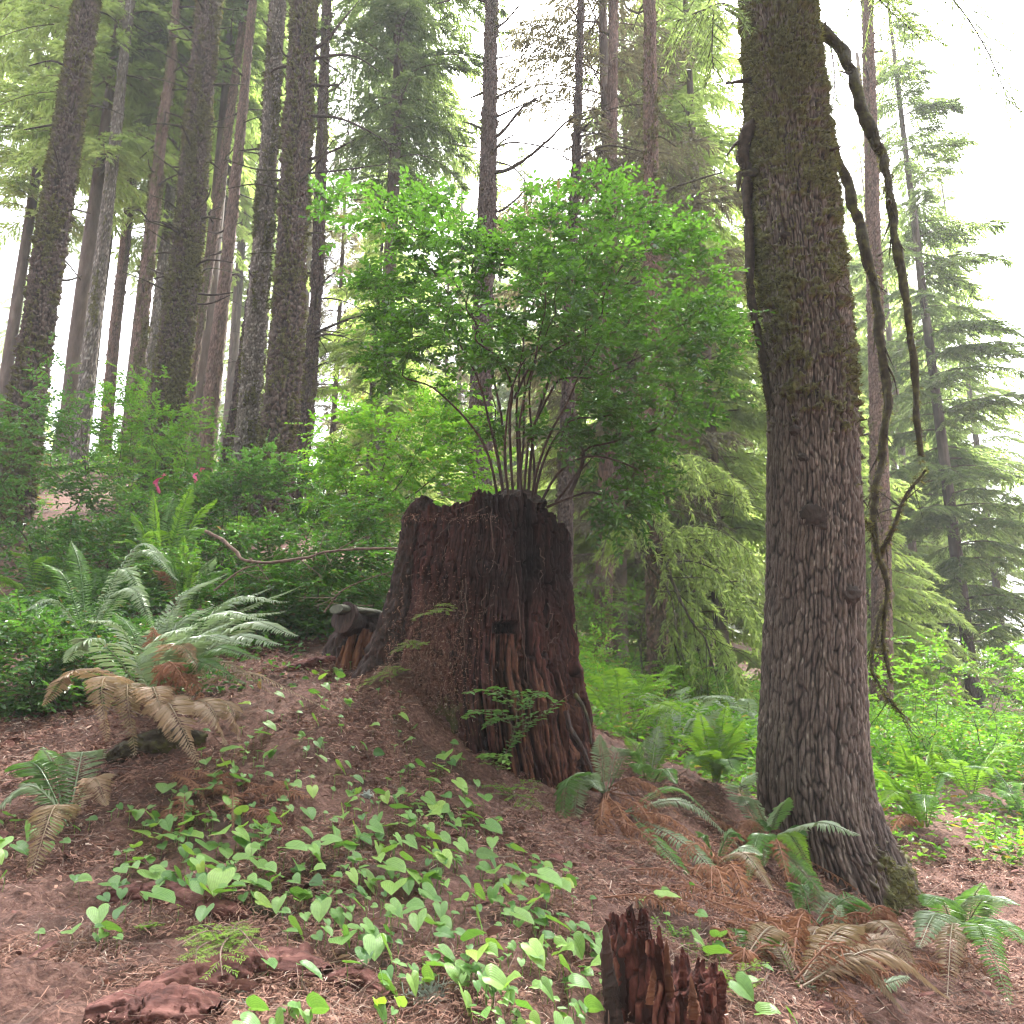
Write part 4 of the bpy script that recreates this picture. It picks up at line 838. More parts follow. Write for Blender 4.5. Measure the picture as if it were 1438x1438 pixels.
brs(36, 11, [(190, [(825, 175, 10.8), (845, 155, 10.6)], .022), (170, [(830, 165, 11), (870, 150, 10.9), (920, 145, 10.8)], .016), (230, [(780, 215, 11.2), (750, 210, 11.2)], .012), (225, [(850, 205, 10.6), (900, 212, 10.4), (940, 215, 10.3)], .016), (300, [(850, 240, 10.8), (890, 245, 10.7)], .014)], twigs=9, tl=.9)
brs(33, 9.0, [(720, [(900, 712, 8.6), (870, 725, 8.2), (850, 760, 8.0), (845, 800, 7.9)], .02), (735, [(945, 742, 8.7), (960, 752, 8.6), (985, 760, 8.5)], .022), (760, [(935, 790, 8.4), (950, 830, 8.1), (970, 870, 8.0), (990, 900, 7.9), (1005, 950, 7.9)], .028), (775, [(905, 780, 8.6), (915, 800, 8.4), (940, 830, 8.2), (950, 880, 8.0), (960, 930, 7.9)], .022), (820, [(905, 860, 8.5), (900, 910, 8.3), (905, 960, 8.2)], .018), (790, [(960, 800, 8.6), (1000, 815, 8.4), (1040, 850, 8.3)], .016), (870, [(945, 900, 8.6), (960, 950, 8.4), (965, 990, 8.3)], .014), (640, [(960, 660, 8.6), (1000, 690, 8.5), (1050, 700, 8.4)], .012), (600, [(970, 600, 8.7), (1010, 640, 8.6), (1035, 680, 8.5)], .012)], mat='branch_moss', twigs=12, tl=.7)
# leafy ends of those boughs
for k, pl in enumerate([[(930, 760, 8.8), (960, 740, 8.6), (1010, 745, 8.4), (1060, 780, 8.3)], [(930, 790, 8.7), (980, 790, 8.3), (1030, 820, 8.1), (1070, 870, 8.0)], [(935, 820, 8.6), (970, 850, 8.3), (1010, 900, 8.1), (1045, 960, 8.0)], [(930, 700, 8.9), (900, 715, 8.5), (870, 740, 8.3)], [(940, 880, 8.7), (975, 930, 8.5), (1000, 980, 8.4)], [(930, 640, 8.9), (980, 640, 8.6), (1040, 680, 8.4)]]):
    leafy_bough(TR[33][0], [W(*q) for q in pl], .8, 500 + k, 'branch_moss', 'needle_pale', (.085, .016), 34)
# ================================================================== BACKGROUND CONIFERS
PR = {
 'full': proto('full', 'needle', seed=1, H=26, r0=.17, cb=.8, Lmax=3.2, gap=.40, per=4.6, bl=(.17, .045), ss=.15, droop=.5, keep=.76),
 'pale': proto('pale', 'needle_pale', seed=2, H=28, r0=.17, cb=1.0, Lmax=3.2, gap=.42, per=4.6, bl=(.18, .05), ss=.16, droop=.6, keep=.76),
 'brown': proto('brown', 'needle_brown', seed=3, H=22, r0=.14, cb=1.0, Lmax=2.7, gap=.40, per=4.4, bl=(.15, .026), ss=.13, droop=.35, bare=.4),
 'high': proto('high', 'needle', seed=4, H=30, r0=.17, cb=9.0, Lmax=3.1, gap=.40, per=4.6, bl=(.15, .036), ss=.14, droop=.75),
 'highpale': proto('highpale', 'needle_pale', seed=6, H=30, r0=.15, cb=7.0, Lmax=3.2, gap=.42, per=4.6, bl=(.17, .042), ss=.15, droop=.7),
 'young': proto('young', 'needle_pale', seed=5, H=7.5, r0=.07, cb=.3, Lmax=2.1, gap=.24, per=4.4, bl=(.09, .021), ss=.085, droop=.55),
}
bg = [
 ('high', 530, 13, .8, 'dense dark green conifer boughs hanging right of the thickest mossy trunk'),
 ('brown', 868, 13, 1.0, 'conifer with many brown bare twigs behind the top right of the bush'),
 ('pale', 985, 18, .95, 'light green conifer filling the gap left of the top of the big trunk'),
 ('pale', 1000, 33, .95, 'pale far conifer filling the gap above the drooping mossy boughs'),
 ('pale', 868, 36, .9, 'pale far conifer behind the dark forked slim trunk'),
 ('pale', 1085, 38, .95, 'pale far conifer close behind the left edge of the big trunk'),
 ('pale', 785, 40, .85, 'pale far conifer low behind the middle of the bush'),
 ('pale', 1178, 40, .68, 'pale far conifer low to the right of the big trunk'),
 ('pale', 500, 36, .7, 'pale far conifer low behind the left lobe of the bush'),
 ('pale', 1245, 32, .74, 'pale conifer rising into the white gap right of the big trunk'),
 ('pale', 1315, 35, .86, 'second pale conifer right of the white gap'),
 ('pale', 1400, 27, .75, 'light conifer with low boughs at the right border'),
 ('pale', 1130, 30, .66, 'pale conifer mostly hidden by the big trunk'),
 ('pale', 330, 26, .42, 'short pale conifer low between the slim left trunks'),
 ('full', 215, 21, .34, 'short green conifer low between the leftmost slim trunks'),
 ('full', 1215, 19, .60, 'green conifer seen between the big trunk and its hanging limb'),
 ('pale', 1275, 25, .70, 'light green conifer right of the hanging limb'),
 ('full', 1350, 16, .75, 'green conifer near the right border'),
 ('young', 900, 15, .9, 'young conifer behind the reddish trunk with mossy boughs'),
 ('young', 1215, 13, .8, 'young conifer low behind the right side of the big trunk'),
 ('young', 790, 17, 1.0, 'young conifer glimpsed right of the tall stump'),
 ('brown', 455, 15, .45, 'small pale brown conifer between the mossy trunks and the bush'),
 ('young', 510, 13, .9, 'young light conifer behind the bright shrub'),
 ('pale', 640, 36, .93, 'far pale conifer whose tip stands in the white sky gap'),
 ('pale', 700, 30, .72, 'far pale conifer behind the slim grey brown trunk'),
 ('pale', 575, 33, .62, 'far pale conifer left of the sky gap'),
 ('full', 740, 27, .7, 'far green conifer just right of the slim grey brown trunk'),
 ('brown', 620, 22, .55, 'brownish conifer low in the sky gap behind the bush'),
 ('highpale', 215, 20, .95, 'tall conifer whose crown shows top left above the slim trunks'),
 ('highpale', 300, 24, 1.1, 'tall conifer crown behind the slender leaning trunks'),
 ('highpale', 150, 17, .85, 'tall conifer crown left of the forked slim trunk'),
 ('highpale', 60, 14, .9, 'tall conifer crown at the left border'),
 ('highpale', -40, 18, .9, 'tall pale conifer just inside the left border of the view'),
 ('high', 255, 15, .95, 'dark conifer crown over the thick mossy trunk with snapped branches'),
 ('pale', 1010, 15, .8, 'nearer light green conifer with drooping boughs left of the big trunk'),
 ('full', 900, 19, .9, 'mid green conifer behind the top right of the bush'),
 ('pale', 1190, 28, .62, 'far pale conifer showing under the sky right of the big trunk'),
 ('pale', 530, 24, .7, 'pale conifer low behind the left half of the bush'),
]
r = np.random.default_rng(99)
for key, px, Y, sc, lab in bg:
    conifer('conifer', lab, 'tree', G(px, Y, -.1), PR[key], rot=r.uniform(0, 6.28), sc=sc)
for k in range(15):
    px = r.uniform(-150, 1600); Y = r.uniform(34, 75)
    if 200 < px < 360 and Y < 48: continue
    if 575 < px < 700: Y = max(Y, 52)
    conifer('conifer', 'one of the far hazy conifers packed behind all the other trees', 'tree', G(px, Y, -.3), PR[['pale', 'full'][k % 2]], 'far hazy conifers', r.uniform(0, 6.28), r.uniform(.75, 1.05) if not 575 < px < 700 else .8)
# the same wood goes on behind the viewer and shades the slope from that side
for k in range(11):
    a = R(-158 + 13.6 * k); d_ = [9, 13, 10, 15][k % 4]; x_, y_ = d_ * math.cos(a), d_ * math.sin(a) + 1
    conifer('conifer', 'one of the tall conifers standing behind the viewpoint', 'tree', (x_, y_, float(gz(np.array([x_]), np.array([y_]))[0]) - .2), PR[['high', 'full'][k % 2]], 'conifers behind the viewpoint', r.uniform(0, 6.28), r.uniform(.85, 1.1))
# far pale poles on the left rise
pm = MB(); Pp = np.c_[np.cumsum(r.normal(0, .02, 12)), np.cumsum(r.normal(0, .02, 12)), np.linspace(0, 26, 12)]; tube(pm, Pp, np.linspace(.17, .07, 12), 8, .5, True, .1); pole = pm.mesh('trunk_pole', M['bark_far'])
pb = MB()
for k in range(60):
    z = r.uniform(3, 24); a = r.uniform(0, 6.28); l = r.uniform(.2, 1.3); d = np.array([math.cos(a), math.sin(a), r.uniform(-.3, .3)]); c0 = np.array([np.interp(z, Pp[:, 2], Pp[:, 0]), np.interp(z, Pp[:, 2], Pp[:, 1]), z]); tube(pb, [c0, c0 + d * l * .6, c0 + d * l + [0, 0, -.1 * l]], [.018, .01, .005], 4, .5, False)
polb = pb.mesh('boughs_pole', M['branch'])
for px, Y in [(186, 21), (208, 24), (243, 26), (281, 27), (300, 24), (330, 20), (344, 26), (356, 31), (90, 19), (10, 25), (405, 26), (1290, 20)]:
    conifer('slim_tree', 'one of the thin far poles standing behind the nearer trunks', 'tree', G(px, Y, -.2), [('trunk', pole), ('crown', polb)], 'thin far trunks', r.uniform(0, 6.28), r.uniform(.7, 1.1))  # second part is only the pole's bare side branches, without foliage

# ================================================================== FERNS
def frond_into(mb, base, tip, arch, wid, r, roll=0.0, n=46, mid=None, curl=.0, jit=.07, slim=.72):
    base = np.asarray(base, float); tip = np.asarray(tip, float)
    m = (base * .45 + tip * .55) + np.array([0, 0, arch]) if mid is None else np.asarray(mid, float)
    P = spline([base, m, tip], 44); Pq, T, _, _ = frames(P)
    Z = np.array([0, 0, 1.0]); Nn = nrm(Z - T * (T @ Z)[:, None] + np.array([0, -.12, 0])); S = nrm(np.cross(T, Nn))
    c, s = math.cos(roll), math.sin(roll); Nn, S = Nn * c + S * s, S * c - Nn * s
    tube(mb, P, np.linspace(.0034, .0009, 44), 5, .35, False)
    t = np.linspace(.14, .995, n); rb = r.random()
    prof = wid * np.clip(.55 + (t - .14) * 2.0, 0, 1) * np.clip((1 - t) * 1.9 + .04, 0, 1) ** .75
    for sg in (1, -1):
        tt = np.clip(t + (.006 if sg > 0 else 0), 0, 1); f = lambda A: np.stack([np.interp(tt, np.linspace(0, 1, 44), A[:, k]) for k in range(3)], -1)
        p = f(P); d = f(S) * sg + f(T) * (.28 + .35 * tt)[:, None] - f(Nn) * (.12 + curl) + r.normal(0, jit, (n, 3)); nn = f(Nn) + r.normal(0, .12, (n, 3)) + f(T) * .15
        L = prof * r.uniform(.9, 1.08, n); keep = r.random(n) < .97
        leaves_into(mb, p[keep], d[keep], nn[keep], L[keep], np.clip(L * .17, .004, max(.0035, slim * np.linalg.norm(tip - base) / n))[keep], .22, np.clip(.15 + .5 * rb + .3 * r.random(n), 0, 1)[keep])
def fern(label, base, fronds, seed, group=None, name='sword_fern'):
    """fronds: (tip px, tip py, tip depth, arch m, pinna length m, material[, roll])"""
    r = np.random.default_rng(seed); t = thing(name, base, label, 'fern', group)
    for q in fronds:
        tx, ty, tY, arch, wid, mt = q[:6]; mb = MB()
        mid = W(*q[7]) if len(q) > 7 and q[7] is not None else None
        frond_into(mb, np.asarray(base) + r.normal(0, .012, 3) * [1, 1, .3], W(tx, ty, tY), arch, wid, r, q[6] if len(q) > 6 else r.normal(0, .25), mid=mid, **(dict(curl=.75, jit=.42, slim=.5) if mt == 'fern_dead' else dict(curl=.05)))
        mb.build('frond', M[mt], t, False)
    return t
gp = lambda a, b: hit(a, b)
fern('large sword fern at the left with grey green and bronze fronds', hit(205, 1010) + [0, .1, .03], [
  (418, 893, 3.3, .16, .108, 'fern_pale', .1, (335, 880, 3.5)), (402, 858, 3.6, .14, .108, 'fern_pale', 0, (300, 880, 3.65)), (425, 822, 3.9, .12, .102, 'fern_pale', -.1, (300, 880, 3.8)), (385, 823, 4.1, .1, .102, 'fern_pale', .1, (290, 870, 4.0)),
  (340, 830, 4.2, .1, .075, 'fern', 0, (260, 890, 4.0)), (330, 870, 3.3, .1, .102, 'fern_pale', .2, (270, 905, 3.4)), (295, 960, 3.1, .12, .075, 'fern_bronze', 0, (245, 905, 3.2)), (450, 990, 3.4, .12, .06, 'fern_bronze', .2, (330, 945, 3.3)), (385, 975, 3.3, .1, .06, 'fern_bronze', .1, (300, 930, 3.3)),
  (280, 1075, 2.85, .2, .095, 'fern_bronze', .3, (235, 985, 2.95)), (318, 1045, 2.95, .2, .085, 'fern_bronze', .2, (285, 985, 3.0)), (337, 1040, 3.1, .18, .07, 'fern_bronze', 0, (310, 985, 3.15)), (190, 1060, 3.0, .15, .08, 'fern_bronze', 0, (180, 960, 3.1)), (150, 1040, 2.9, .15, .08, 'fern_bronze', 0, (150, 950, 3.0)),
  (90, 930, 3.2, .15, .108, 'fern_pale', 0, (140, 900, 3.2)), (60, 990, 3.1, .15, .08, 'fern_bronze', .2, (120, 940, 3.1)), (250, 850, 4.2, .1, .102, 'fern_pale', 0, (215, 900, 3.9)), (395, 905, 3.2, .14, .102, 'fern_pale', .2, (310, 900, 3.4)), (365, 925, 3.1, .12, .075, 'fern', .3, (290, 915, 3.3)), (300, 850, 4.0, .1, .102, 'fern_pale', .1, (245, 885, 3.9)), (350, 905, 3.0, .12, .102, 'fern_pale', 0, (270, 900, 3.2)), (240, 1040, 2.9, .18, .085, 'fern_bronze', 0, (215, 965, 3.0)), (270, 975, 3.0, .12, .075, 'fern_dead', .2, (235, 930, 3.1)), (300, 1000, 3.1, .1, .07, 'fern_dead', .2, (255, 945, 3.2)), (200, 930, 3.3, .15, .09, 'fern_pale', .3, None), (265, 940, 3.1, .1, .07, 'fern_dead', 0, None), (215, 880, 3.6, .1, .08, 'fern_dead', 0, None), (160, 860, 4.0, .1, .08, 'fern', 0, None), (375, 870, 3.5, .14, .1, 'fern_pale', .1, (290, 870, 3.6)), (320, 805, 4.2, .1, .09, 'fern_pale', 0, (245, 850, 4.0)), (405, 845, 3.8, .12, .1, 'fern_pale', .1, (310, 850, 3.8)), (275, 880, 3.3, .12, .1, 'fern_pale', .2, (230, 900, 3.4)), (120, 870, 3.6, .15, .1, 'fern_pale', 0, None), (345, 960, 3.1, .1, .08, 'fern', .2, (265, 930, 3.2))], 1)
fern('sword fern at the left edge with fronds arching over from behind', W(120, 900, 4.7), [
  (250, 815, 4.6, .15, .085, 'fern_pale', .1, (195, 775, 4.7)), (240, 790, 4.8, .15, .08, 'fern_pale', .1, (190, 768, 4.8)), (215, 880, 4.3, .12, .09, 'fern_pale', .2, (180, 825, 4.4)), (205, 850, 4.4, .12, .09, 'fern_pale', .2, (170, 800, 4.5)), (60, 790, 4.7, .12, .09, 'fern', 0, None), (30, 860, 4.4, .15, .09, 'fern_pale', 0, None), (100, 760, 4.9, .1, .08, 'fern', 0, None)], 2)
fern('bright green upright fern behind the left edge fern', G(225, 6.2), [(215, 690, 6.0, .05, .12, 'fern_lit', .2), (270, 680, 6.0, .15, .12, 'fern_lit', 0), (185, 720, 6.0, .15, .12, 'fern_lit', 0), (305, 700, 6.1, .2, .11, 'fern_lit', 0), (245, 690, 6.4, .1, .11, 'fern', 0), (160, 760, 6.0, .2, .11, 'fern_lit', 0), (290, 740, 5.8, .2, .11, 'fern', 0), (210, 745, 5.7, .2, .12, 'fern_lit', .3)], 3)
fern('small bright fern half hidden in the dark thicket at the left', G(262, 5.5), [(258, 752, 5.4, .03, .09, 'fern_lit', .2), (303, 782, 5.3, .1, .08, 'fern_pale', 0), (275, 760, 5.5, .05, .09, 'fern_lit', 0), (230, 775, 5.3, .1, .09, 'fern', 0), (320, 800, 5.2, .12, .08, 'fern', 0), (215, 800, 5.2, .12, .08, 'fern_dead', 0)], 4)
cf = hit(852, 1130) + [0, .05, .05]
fern('fern with hanging dead brown fronds at the right foot of the tall stump', cf, [
  (785, 1185, 3.5, .2, .10, 'fern', .5, (800, 1092, 3.65)), (805, 1170, 3.55, .2, .085, 'fern_pale', .4, (815, 1092, 3.7)), (845, 1110, 3.6, .15, .07, 'fern_pale', 0, (825, 1085, 3.75)), (842, 1032, 3.9, .02, .06, 'fern_pale', .2), (880, 1060, 4.1, .1, .07, 'fern_pale', 0), (905, 1075, 4.1, .12, .07, 'fern', 0),
  (850, 1238, 3.35, .12, .045, 'fern_dead', 0, (838, 1165, 3.5)), (866, 1215, 3.4, .12, .045, 'fern_dead', .5, (850, 1150, 3.6)), (908, 1255, 3.3, .1, .045, 'fern_dead', 0, (885, 1175, 3.5)), (893, 1235, 3.4, .1, .05, 'fern_dead', -.4, (880, 1160, 3.6)), (925, 1225, 3.5, .1, .05, 'fern_dead', .3, (905, 1140, 3.7)), (940, 1190, 3.7, .1, .05, 'fern_dead', .1, (915, 1130, 3.8)), (880, 1200, 3.5, .08, .05, 'fern_dead', 0, (872, 1140, 3.7)), (838, 1205, 3.45, .08, .05, 'fern_dead', .3, (845, 1140, 3.6)), (955, 1145, 3.9, .1, .05, 'fern_dead', 0, (910, 1100, 3.9)), (915, 1105, 3.9, .05, .05, 'fern_dead', .2)], 5)
fern('fern whose two long pale fronds trail down to the right above the small red stump', hit(885, 1165) + [0, .1, .06], [
  (1050, 1300, 3.2, .0, .055, 'fern_pale', .2, (975, 1195, 3.4)), (1040, 1190, 3.8, .1, .055, 'fern_pale', .2, (960, 1125, 3.8)), (1000, 1270, 3.2, .0, .05, 'fern', 0, (940, 1200, 3.35)), (1005, 1150, 4.0, .1, .05, 'fern', 0, (945, 1105, 4.0)), (1020, 1320, 3.0, .05, .045, 'fern_dead', 0, (960, 1230, 3.2)), (985, 1180, 3.5, .05, .05, 'fern_dead', 0, None), (1060, 1260, 3.4, .05, .05, 'fern_dead', 0, (980, 1180, 3.5))], 6)
fern('sword fern with spreading fronds against the left foot of the big trunk', hit(1085, 1195) + [0, .05, .04], [
  (1063, 1085, 4.1, .05, .085, 'fern_pale', .1, (1040, 1110, 4.1)), (1108, 1120, 3.9, .03, .075, 'fern', .3), (1207, 1172, 3.7, .1, .085, 'fern_pale', .1, (1145, 1155, 3.8)), (1165, 1270, 3.5, .1, .07, 'fern', .2, (1120, 1215, 3.7)), (1073, 1215, 3.7, .08, .07, 'fern', .2), (1040, 1130, 4.1, .1, .08, 'fern_pale', 0), (1050, 1240, 3.5, .12, .06, 'fern', 0), (1010, 1215, 3.7, .1, .06, 'fern_dead', 0), (1110, 1250, 3.5, .1, .06, 'fern_dead', 0), (1140, 1225, 3.6, .1, .07, 'fern_lit', .2), (1030, 1180, 3.9, .1, .06, 'fern_dead', .1)], 7)
fern('upright bright fern standing behind the dead fronds left of the big trunk', hit(1012, 1108) + [0, .08, .03], [(982, 1000, 4.35, .04, .085, 'fern_lit', 0), (1046, 1008, 4.3, .04, .085, 'fern_lit', .2), (1020, 985, 4.45, .02, .085, 'fern_lit', .2), (1000, 1010, 4.5, .03, .08, 'fern_pale', .3), (1064, 1040, 4.2, .08, .085, 'fern_lit', 0), (948, 1035, 4.3, .1, .08, 'fern_lit', 0), (962, 1080, 4.1, .1, .08, 'fern', 0), (1035, 1090, 4.0, .1, .08, 'fern', 0), (1048, 1065, 4.3, .05, .08, 'fern', 0), (985, 1060, 4.0, .08, .08, 'fern_lit', .2)], 8)
fern('green fern just right of the stump foot with arching bright fronds', hit(915, 1118) + [0, .12, .03], [(880, 1035, 4.4, .05, .075, 'fern_lit', 0), (925, 1020, 4.5, .03, .08, 'fern_pale', .2), (960, 1050, 4.3, .08, .075, 'fern_lit', 0), (895, 1080, 4.1, .06, .07, 'fern', 0), (950, 1100, 4.0, .08, .07, 'fern', 0), (940, 1000, 4.6, .02, .08, 'fern_lit', .1), (905, 1040, 4.6, .03, .075, 'fern', 0)], 17)
fern('bronze tinged sword fern in the lower right corner', hit(1140, 1425) + [0, .1, .03], [
  (1255, 1315, 2.5, .1, .085, 'fern_bronze', .2, (1190, 1330, 2.5)), (1262, 1345, 2.4, .1, .08, 'fern_dead', .1, (1200, 1355, 2.4)), (1275, 1372, 2.3, .1, .08, 'fern_pale', .2, (1200, 1390, 2.35)), (1180, 1272, 2.7, .05, .08, 'fern_pale', .1, (1165, 1340, 2.6)), (1270, 1420, 2.15, .1, .07, 'fern_bronze', .1, None), (1095, 1290, 2.75, .05, .06, 'fern_dead', 0), (1130, 1280, 2.8, .04, .06, 'fern_dead', .2), (1060, 1330, 2.5, .1, .06, 'fern_dead', 0), (1215, 1300, 2.7, .05, .07, 'fern_bronze', 0), (1330, 1400, 2.2, .1, .08, 'fern_bronze', 0), (1040, 1365, 2.4, .1, .05, 'fern_lit', 0), (1075, 1395, 2.2, .1, .06, 'fern_bronze', 0), (1235, 1390, 2.2, .1, .07, 'fern_dead', 0)], 9)
fern('bright green fern behind the right foot of the big trunk', G(1265, 5.6), [(1226, 1075, 5.4, .05, .11, 'fern_lit', .1), (1262, 1035, 5.4, .05, .11, 'fern_lit', .2), (1235, 1130, 5.2, .15, .1, 'fern_lit', 0), (1310, 1040, 5.5, .1, .11, 'fern_lit', 0), (1340, 1090, 5.4, .15, .1, 'fern', 0), (1285, 1060, 5.3, .1, .1, 'fern_lit', 0), (1240, 1100, 5.6, .1, .1, 'fern', 0), (1300, 1140, 5.0, .15, .1, 'fern', 0), (1250, 1170, 5.0, .1, .08, 'fern_dead', 0)], 10)
fern('pale fern lying among dead fronds between the mossy root and the bronze fern', hit(1165, 1330) + [0, .1, .03], [(1195, 1270, 3.0, .05, .075, 'fern_pale', .2), (1240, 1290, 2.9, .08, .07, 'fern', 0), (1120, 1275, 3.0, .1, .06, 'fern', 0), (1260, 1330, 2.7, .08, .07, 'fern_dead', 0), (1100, 1320, 2.8, .08, .05, 'fern_dead', 0), (1130, 1360, 2.6, .05, .06, 'fern_bronze', 0)], 11)
fern('fern at the right border beside the bronze fern', hit(1370, 1350) + [0, .1, .03], [(1300, 1270, 3.0, .1, .09, 'fern', 0), (1430, 1270, 3.0, .1, .09, 'fern_pale', 0), (1380, 1240, 3.2, .05, .09, 'fern', 0), (1290, 1330, 2.7, .12, .09, 'fern_pale', 0), (1450, 1330, 2.7, .1, .09, 'fern', 0), (1330, 1400, 2.4, .15, .08, 'fern_bronze', 0), (1420, 1410, 2.3, .15, .08, 'fern', 0)], 12)
fern('fern at the left border above the fallen red log', hit(70, 1180) + [0, .1, .03], [(10, 1080, 3.1, .1, .09, 'fern', 0), (120, 1060, 3.1, .1, .09, 'fern_pale', 0), (60, 1050, 3.2, .05, .09, 'fern', 0), (-20, 1150, 2.8, .12, .09, 'fern_pale', 0), (150, 1130, 2.8, .12, .08, 'fern_bronze', 0), (40, 1240, 2.5, .15, .08, 'fern_bronze', 0)], 13)
fern('rusty fern tangle between the trailing pale fronds and the fern at the big trunk', hit(1010, 1235) + [0, .05, .04], [(960, 1290, 3.0, .1, .05, 'fern_dead', 0), (1060, 1300, 2.95, .1, .06, 'fern_dead', .2), (1000, 1310, 2.9, .1, .05, 'fern_dead', .2), (1085, 1250, 3.2, .1, .06, 'fern_bronze', 0), (950, 1225, 3.3, .1, .055, 'fern_dead', 0), (1045, 1180, 3.6, .08, .06, 'fern', 0), (985, 1175, 3.6, .05, .06, 'fern', .1), (1030, 1330, 2.8, .1, .05, 'fern_dead', 0), (1070, 1200, 3.4, .05, .06, 'fern_pale', .2)], 14)
fern('small green and rusty fern just right of the small red stump', hit(1062, 1385) + [0, .08, .03], [(1030, 1320, 2.5, .05, .05, 'fern', 0), (1090, 1310, 2.5, .05, .055, 'fern_dead', 0), (1120, 1345, 2.4, .08, .06, 'fern_bronze', .1), (1120, 1395, 2.2, .08, .06, 'fern_dead', 0), (1045, 1420, 2.0, .08, .05, 'fern_dead', 0), (1075, 1330, 2.4, .03, .05, 'fern_pale', 0), (1000, 1350, 2.3, .08, .05, 'fern_dead', 0)], 15)
fern('low rusty fern in front of the mossy root of the big trunk', hit(1215, 1345) + [0, .08, .03], [(1255, 1285, 3.0, .05, .07, 'fern_bronze', 0), (1180, 1300, 2.9, .06, .06, 'fern_dead', .1), (1280, 1320, 2.8, .1, .07, 'fern_dead', 0), (1160, 1345, 2.6, .1, .06, 'fern_dead', 0), (1225, 1275, 3.0, .03, .07, 'fern', 0), (1290, 1370, 2.5, .1, .07, 'fern_bronze', 0), (1200, 1400, 2.3, .1, .06, 'fern_dead', 0)], 16)
# dead fern litter around the right hand ferns
r = np.random.default_rng(55)
for k in range(58):
    a, b_ = [(1000, 1260), (1080, 1310), (930, 1200), (1150, 1350), (1040, 1210), (860, 1190), (1000, 1150), (270, 1120), (330, 1150)][k % 9]; a += r.normal(0, 45); b_ += r.normal(0, 30)
    p0 = hit(a, b_) + [0, 0, .02]; an = r.uniform(-1.2, .2); L = r.uniform(.18, .4); q = p0 + np.array([math.cos(an), math.sin(an), 0]) * L; q[2] = float(gz(q[0:1], q[1:2])[0]) + .03
    mb = MB(); frond_into(mb, p0, q, .03, r.uniform(.03, .055), r, r.normal(0, .4), n=30, curl=.4, jit=.4, slim=.5); o = mb.build('dead_frond', M['fern_dead'], None, False)
    me = o.data; org = p0.astype(np.float32); co_ = np.empty(len(me.vertices) * 3, np.float32); me.vertices.foreach_get('co', co_); me.vertices.foreach_set('co', (co_.reshape(-1, 3) - org).ravel()); o.location = p0
    zone = 'left' if a < 600 else ('stump' if a < 960 else 'right')
    tag(o, {'left': 'curled dead brown fern frond lying under the large left fern', 'stump': 'curled dead brown fern frond lying below the foot of the tall stump', 'right': 'curled dead brown fern frond in the litter between tall stump and big trunk'}[zone], 'fern frond', 'dead fern fronds ' + {'left': 'under the left fern', 'stump': 'below the tall stump', 'right': 'left of the big trunk'}[zone])
# understory ferns farther back: one built, then copied
def proto_fern(mt, seed, sz=.55):
    r = np.random.default_rng(seed); t = thing('sword_fern', (0, 0, 0), 'x', 'fern')
    for k in range(11):
        a = k * 2.399 + r.normal(0, .2); e = r.uniform(.35, 1.1); L = sz * r.uniform(.75, 1.15); tip = np.array([math.cos(a) * math.cos(e), math.sin(a) * math.cos(e), math.sin(e) * .8]) * L
        mb = MB(); frond_into(mb, [0, 0, 0], tip, .12 * L / .55, .085, r, r.normal(0, .2), n=26); mb.build('frond', M[mt], t, False)
    return t
bgf = [(905, 7.5, 'fern_lit', 'low green fern in the light behind the dead fronds at the stump foot'), (945, 6.3, 'fern_pale', 'pale fern behind the trailing fronds right of the tall stump'), (985, 8.2, 'fern_lit', 'far bright fern under the drooping mossy boughs'), (870, 5.6, 'fern_lit', 'bright fern tucked close behind the right foot of the stump'), (1045, 7.4, 'fern_pale', 'pale fern beside the left edge of the big trunk in the distance'), (1330, 6.4, 'fern_lit', 'bright fern right of the big trunk near the right border'), (1400, 6.0, 'fern', 'dark fern in the undergrowth at the right border'), (150, 6.0, 'fern', 'dark fern at the left behind the arching edge fern'), (60, 6.6, 'fern_lit', 'bright fern below the wide shrub at the left border'), (330, 8.2, 'fern_lit', 'bright fern under the shrub at the base of the close mossy trunks'), (930, 9.6, 'fern_pale', 'far pale fern at the base of the reddish trunk')]
pf = {k: proto_fern(k, i + 70) for i, k in enumerate(['fern_lit', 'fern_pale', 'fern'])}; used = set()
for px, Y, mt, lab in bgf:
    o = pf[mt] if mt not in used else copy_tree(pf[mt]); used.add(mt); o.location = [float(v) for v in G(px, Y)]; o.rotation_euler = (0, 0, r.uniform(0, 6.28)); s_ = r.uniform(.9, 1.4); o.scale = (s_,) * 3; o['label'] = lab; o['group'] = 'understory ferns farther back'

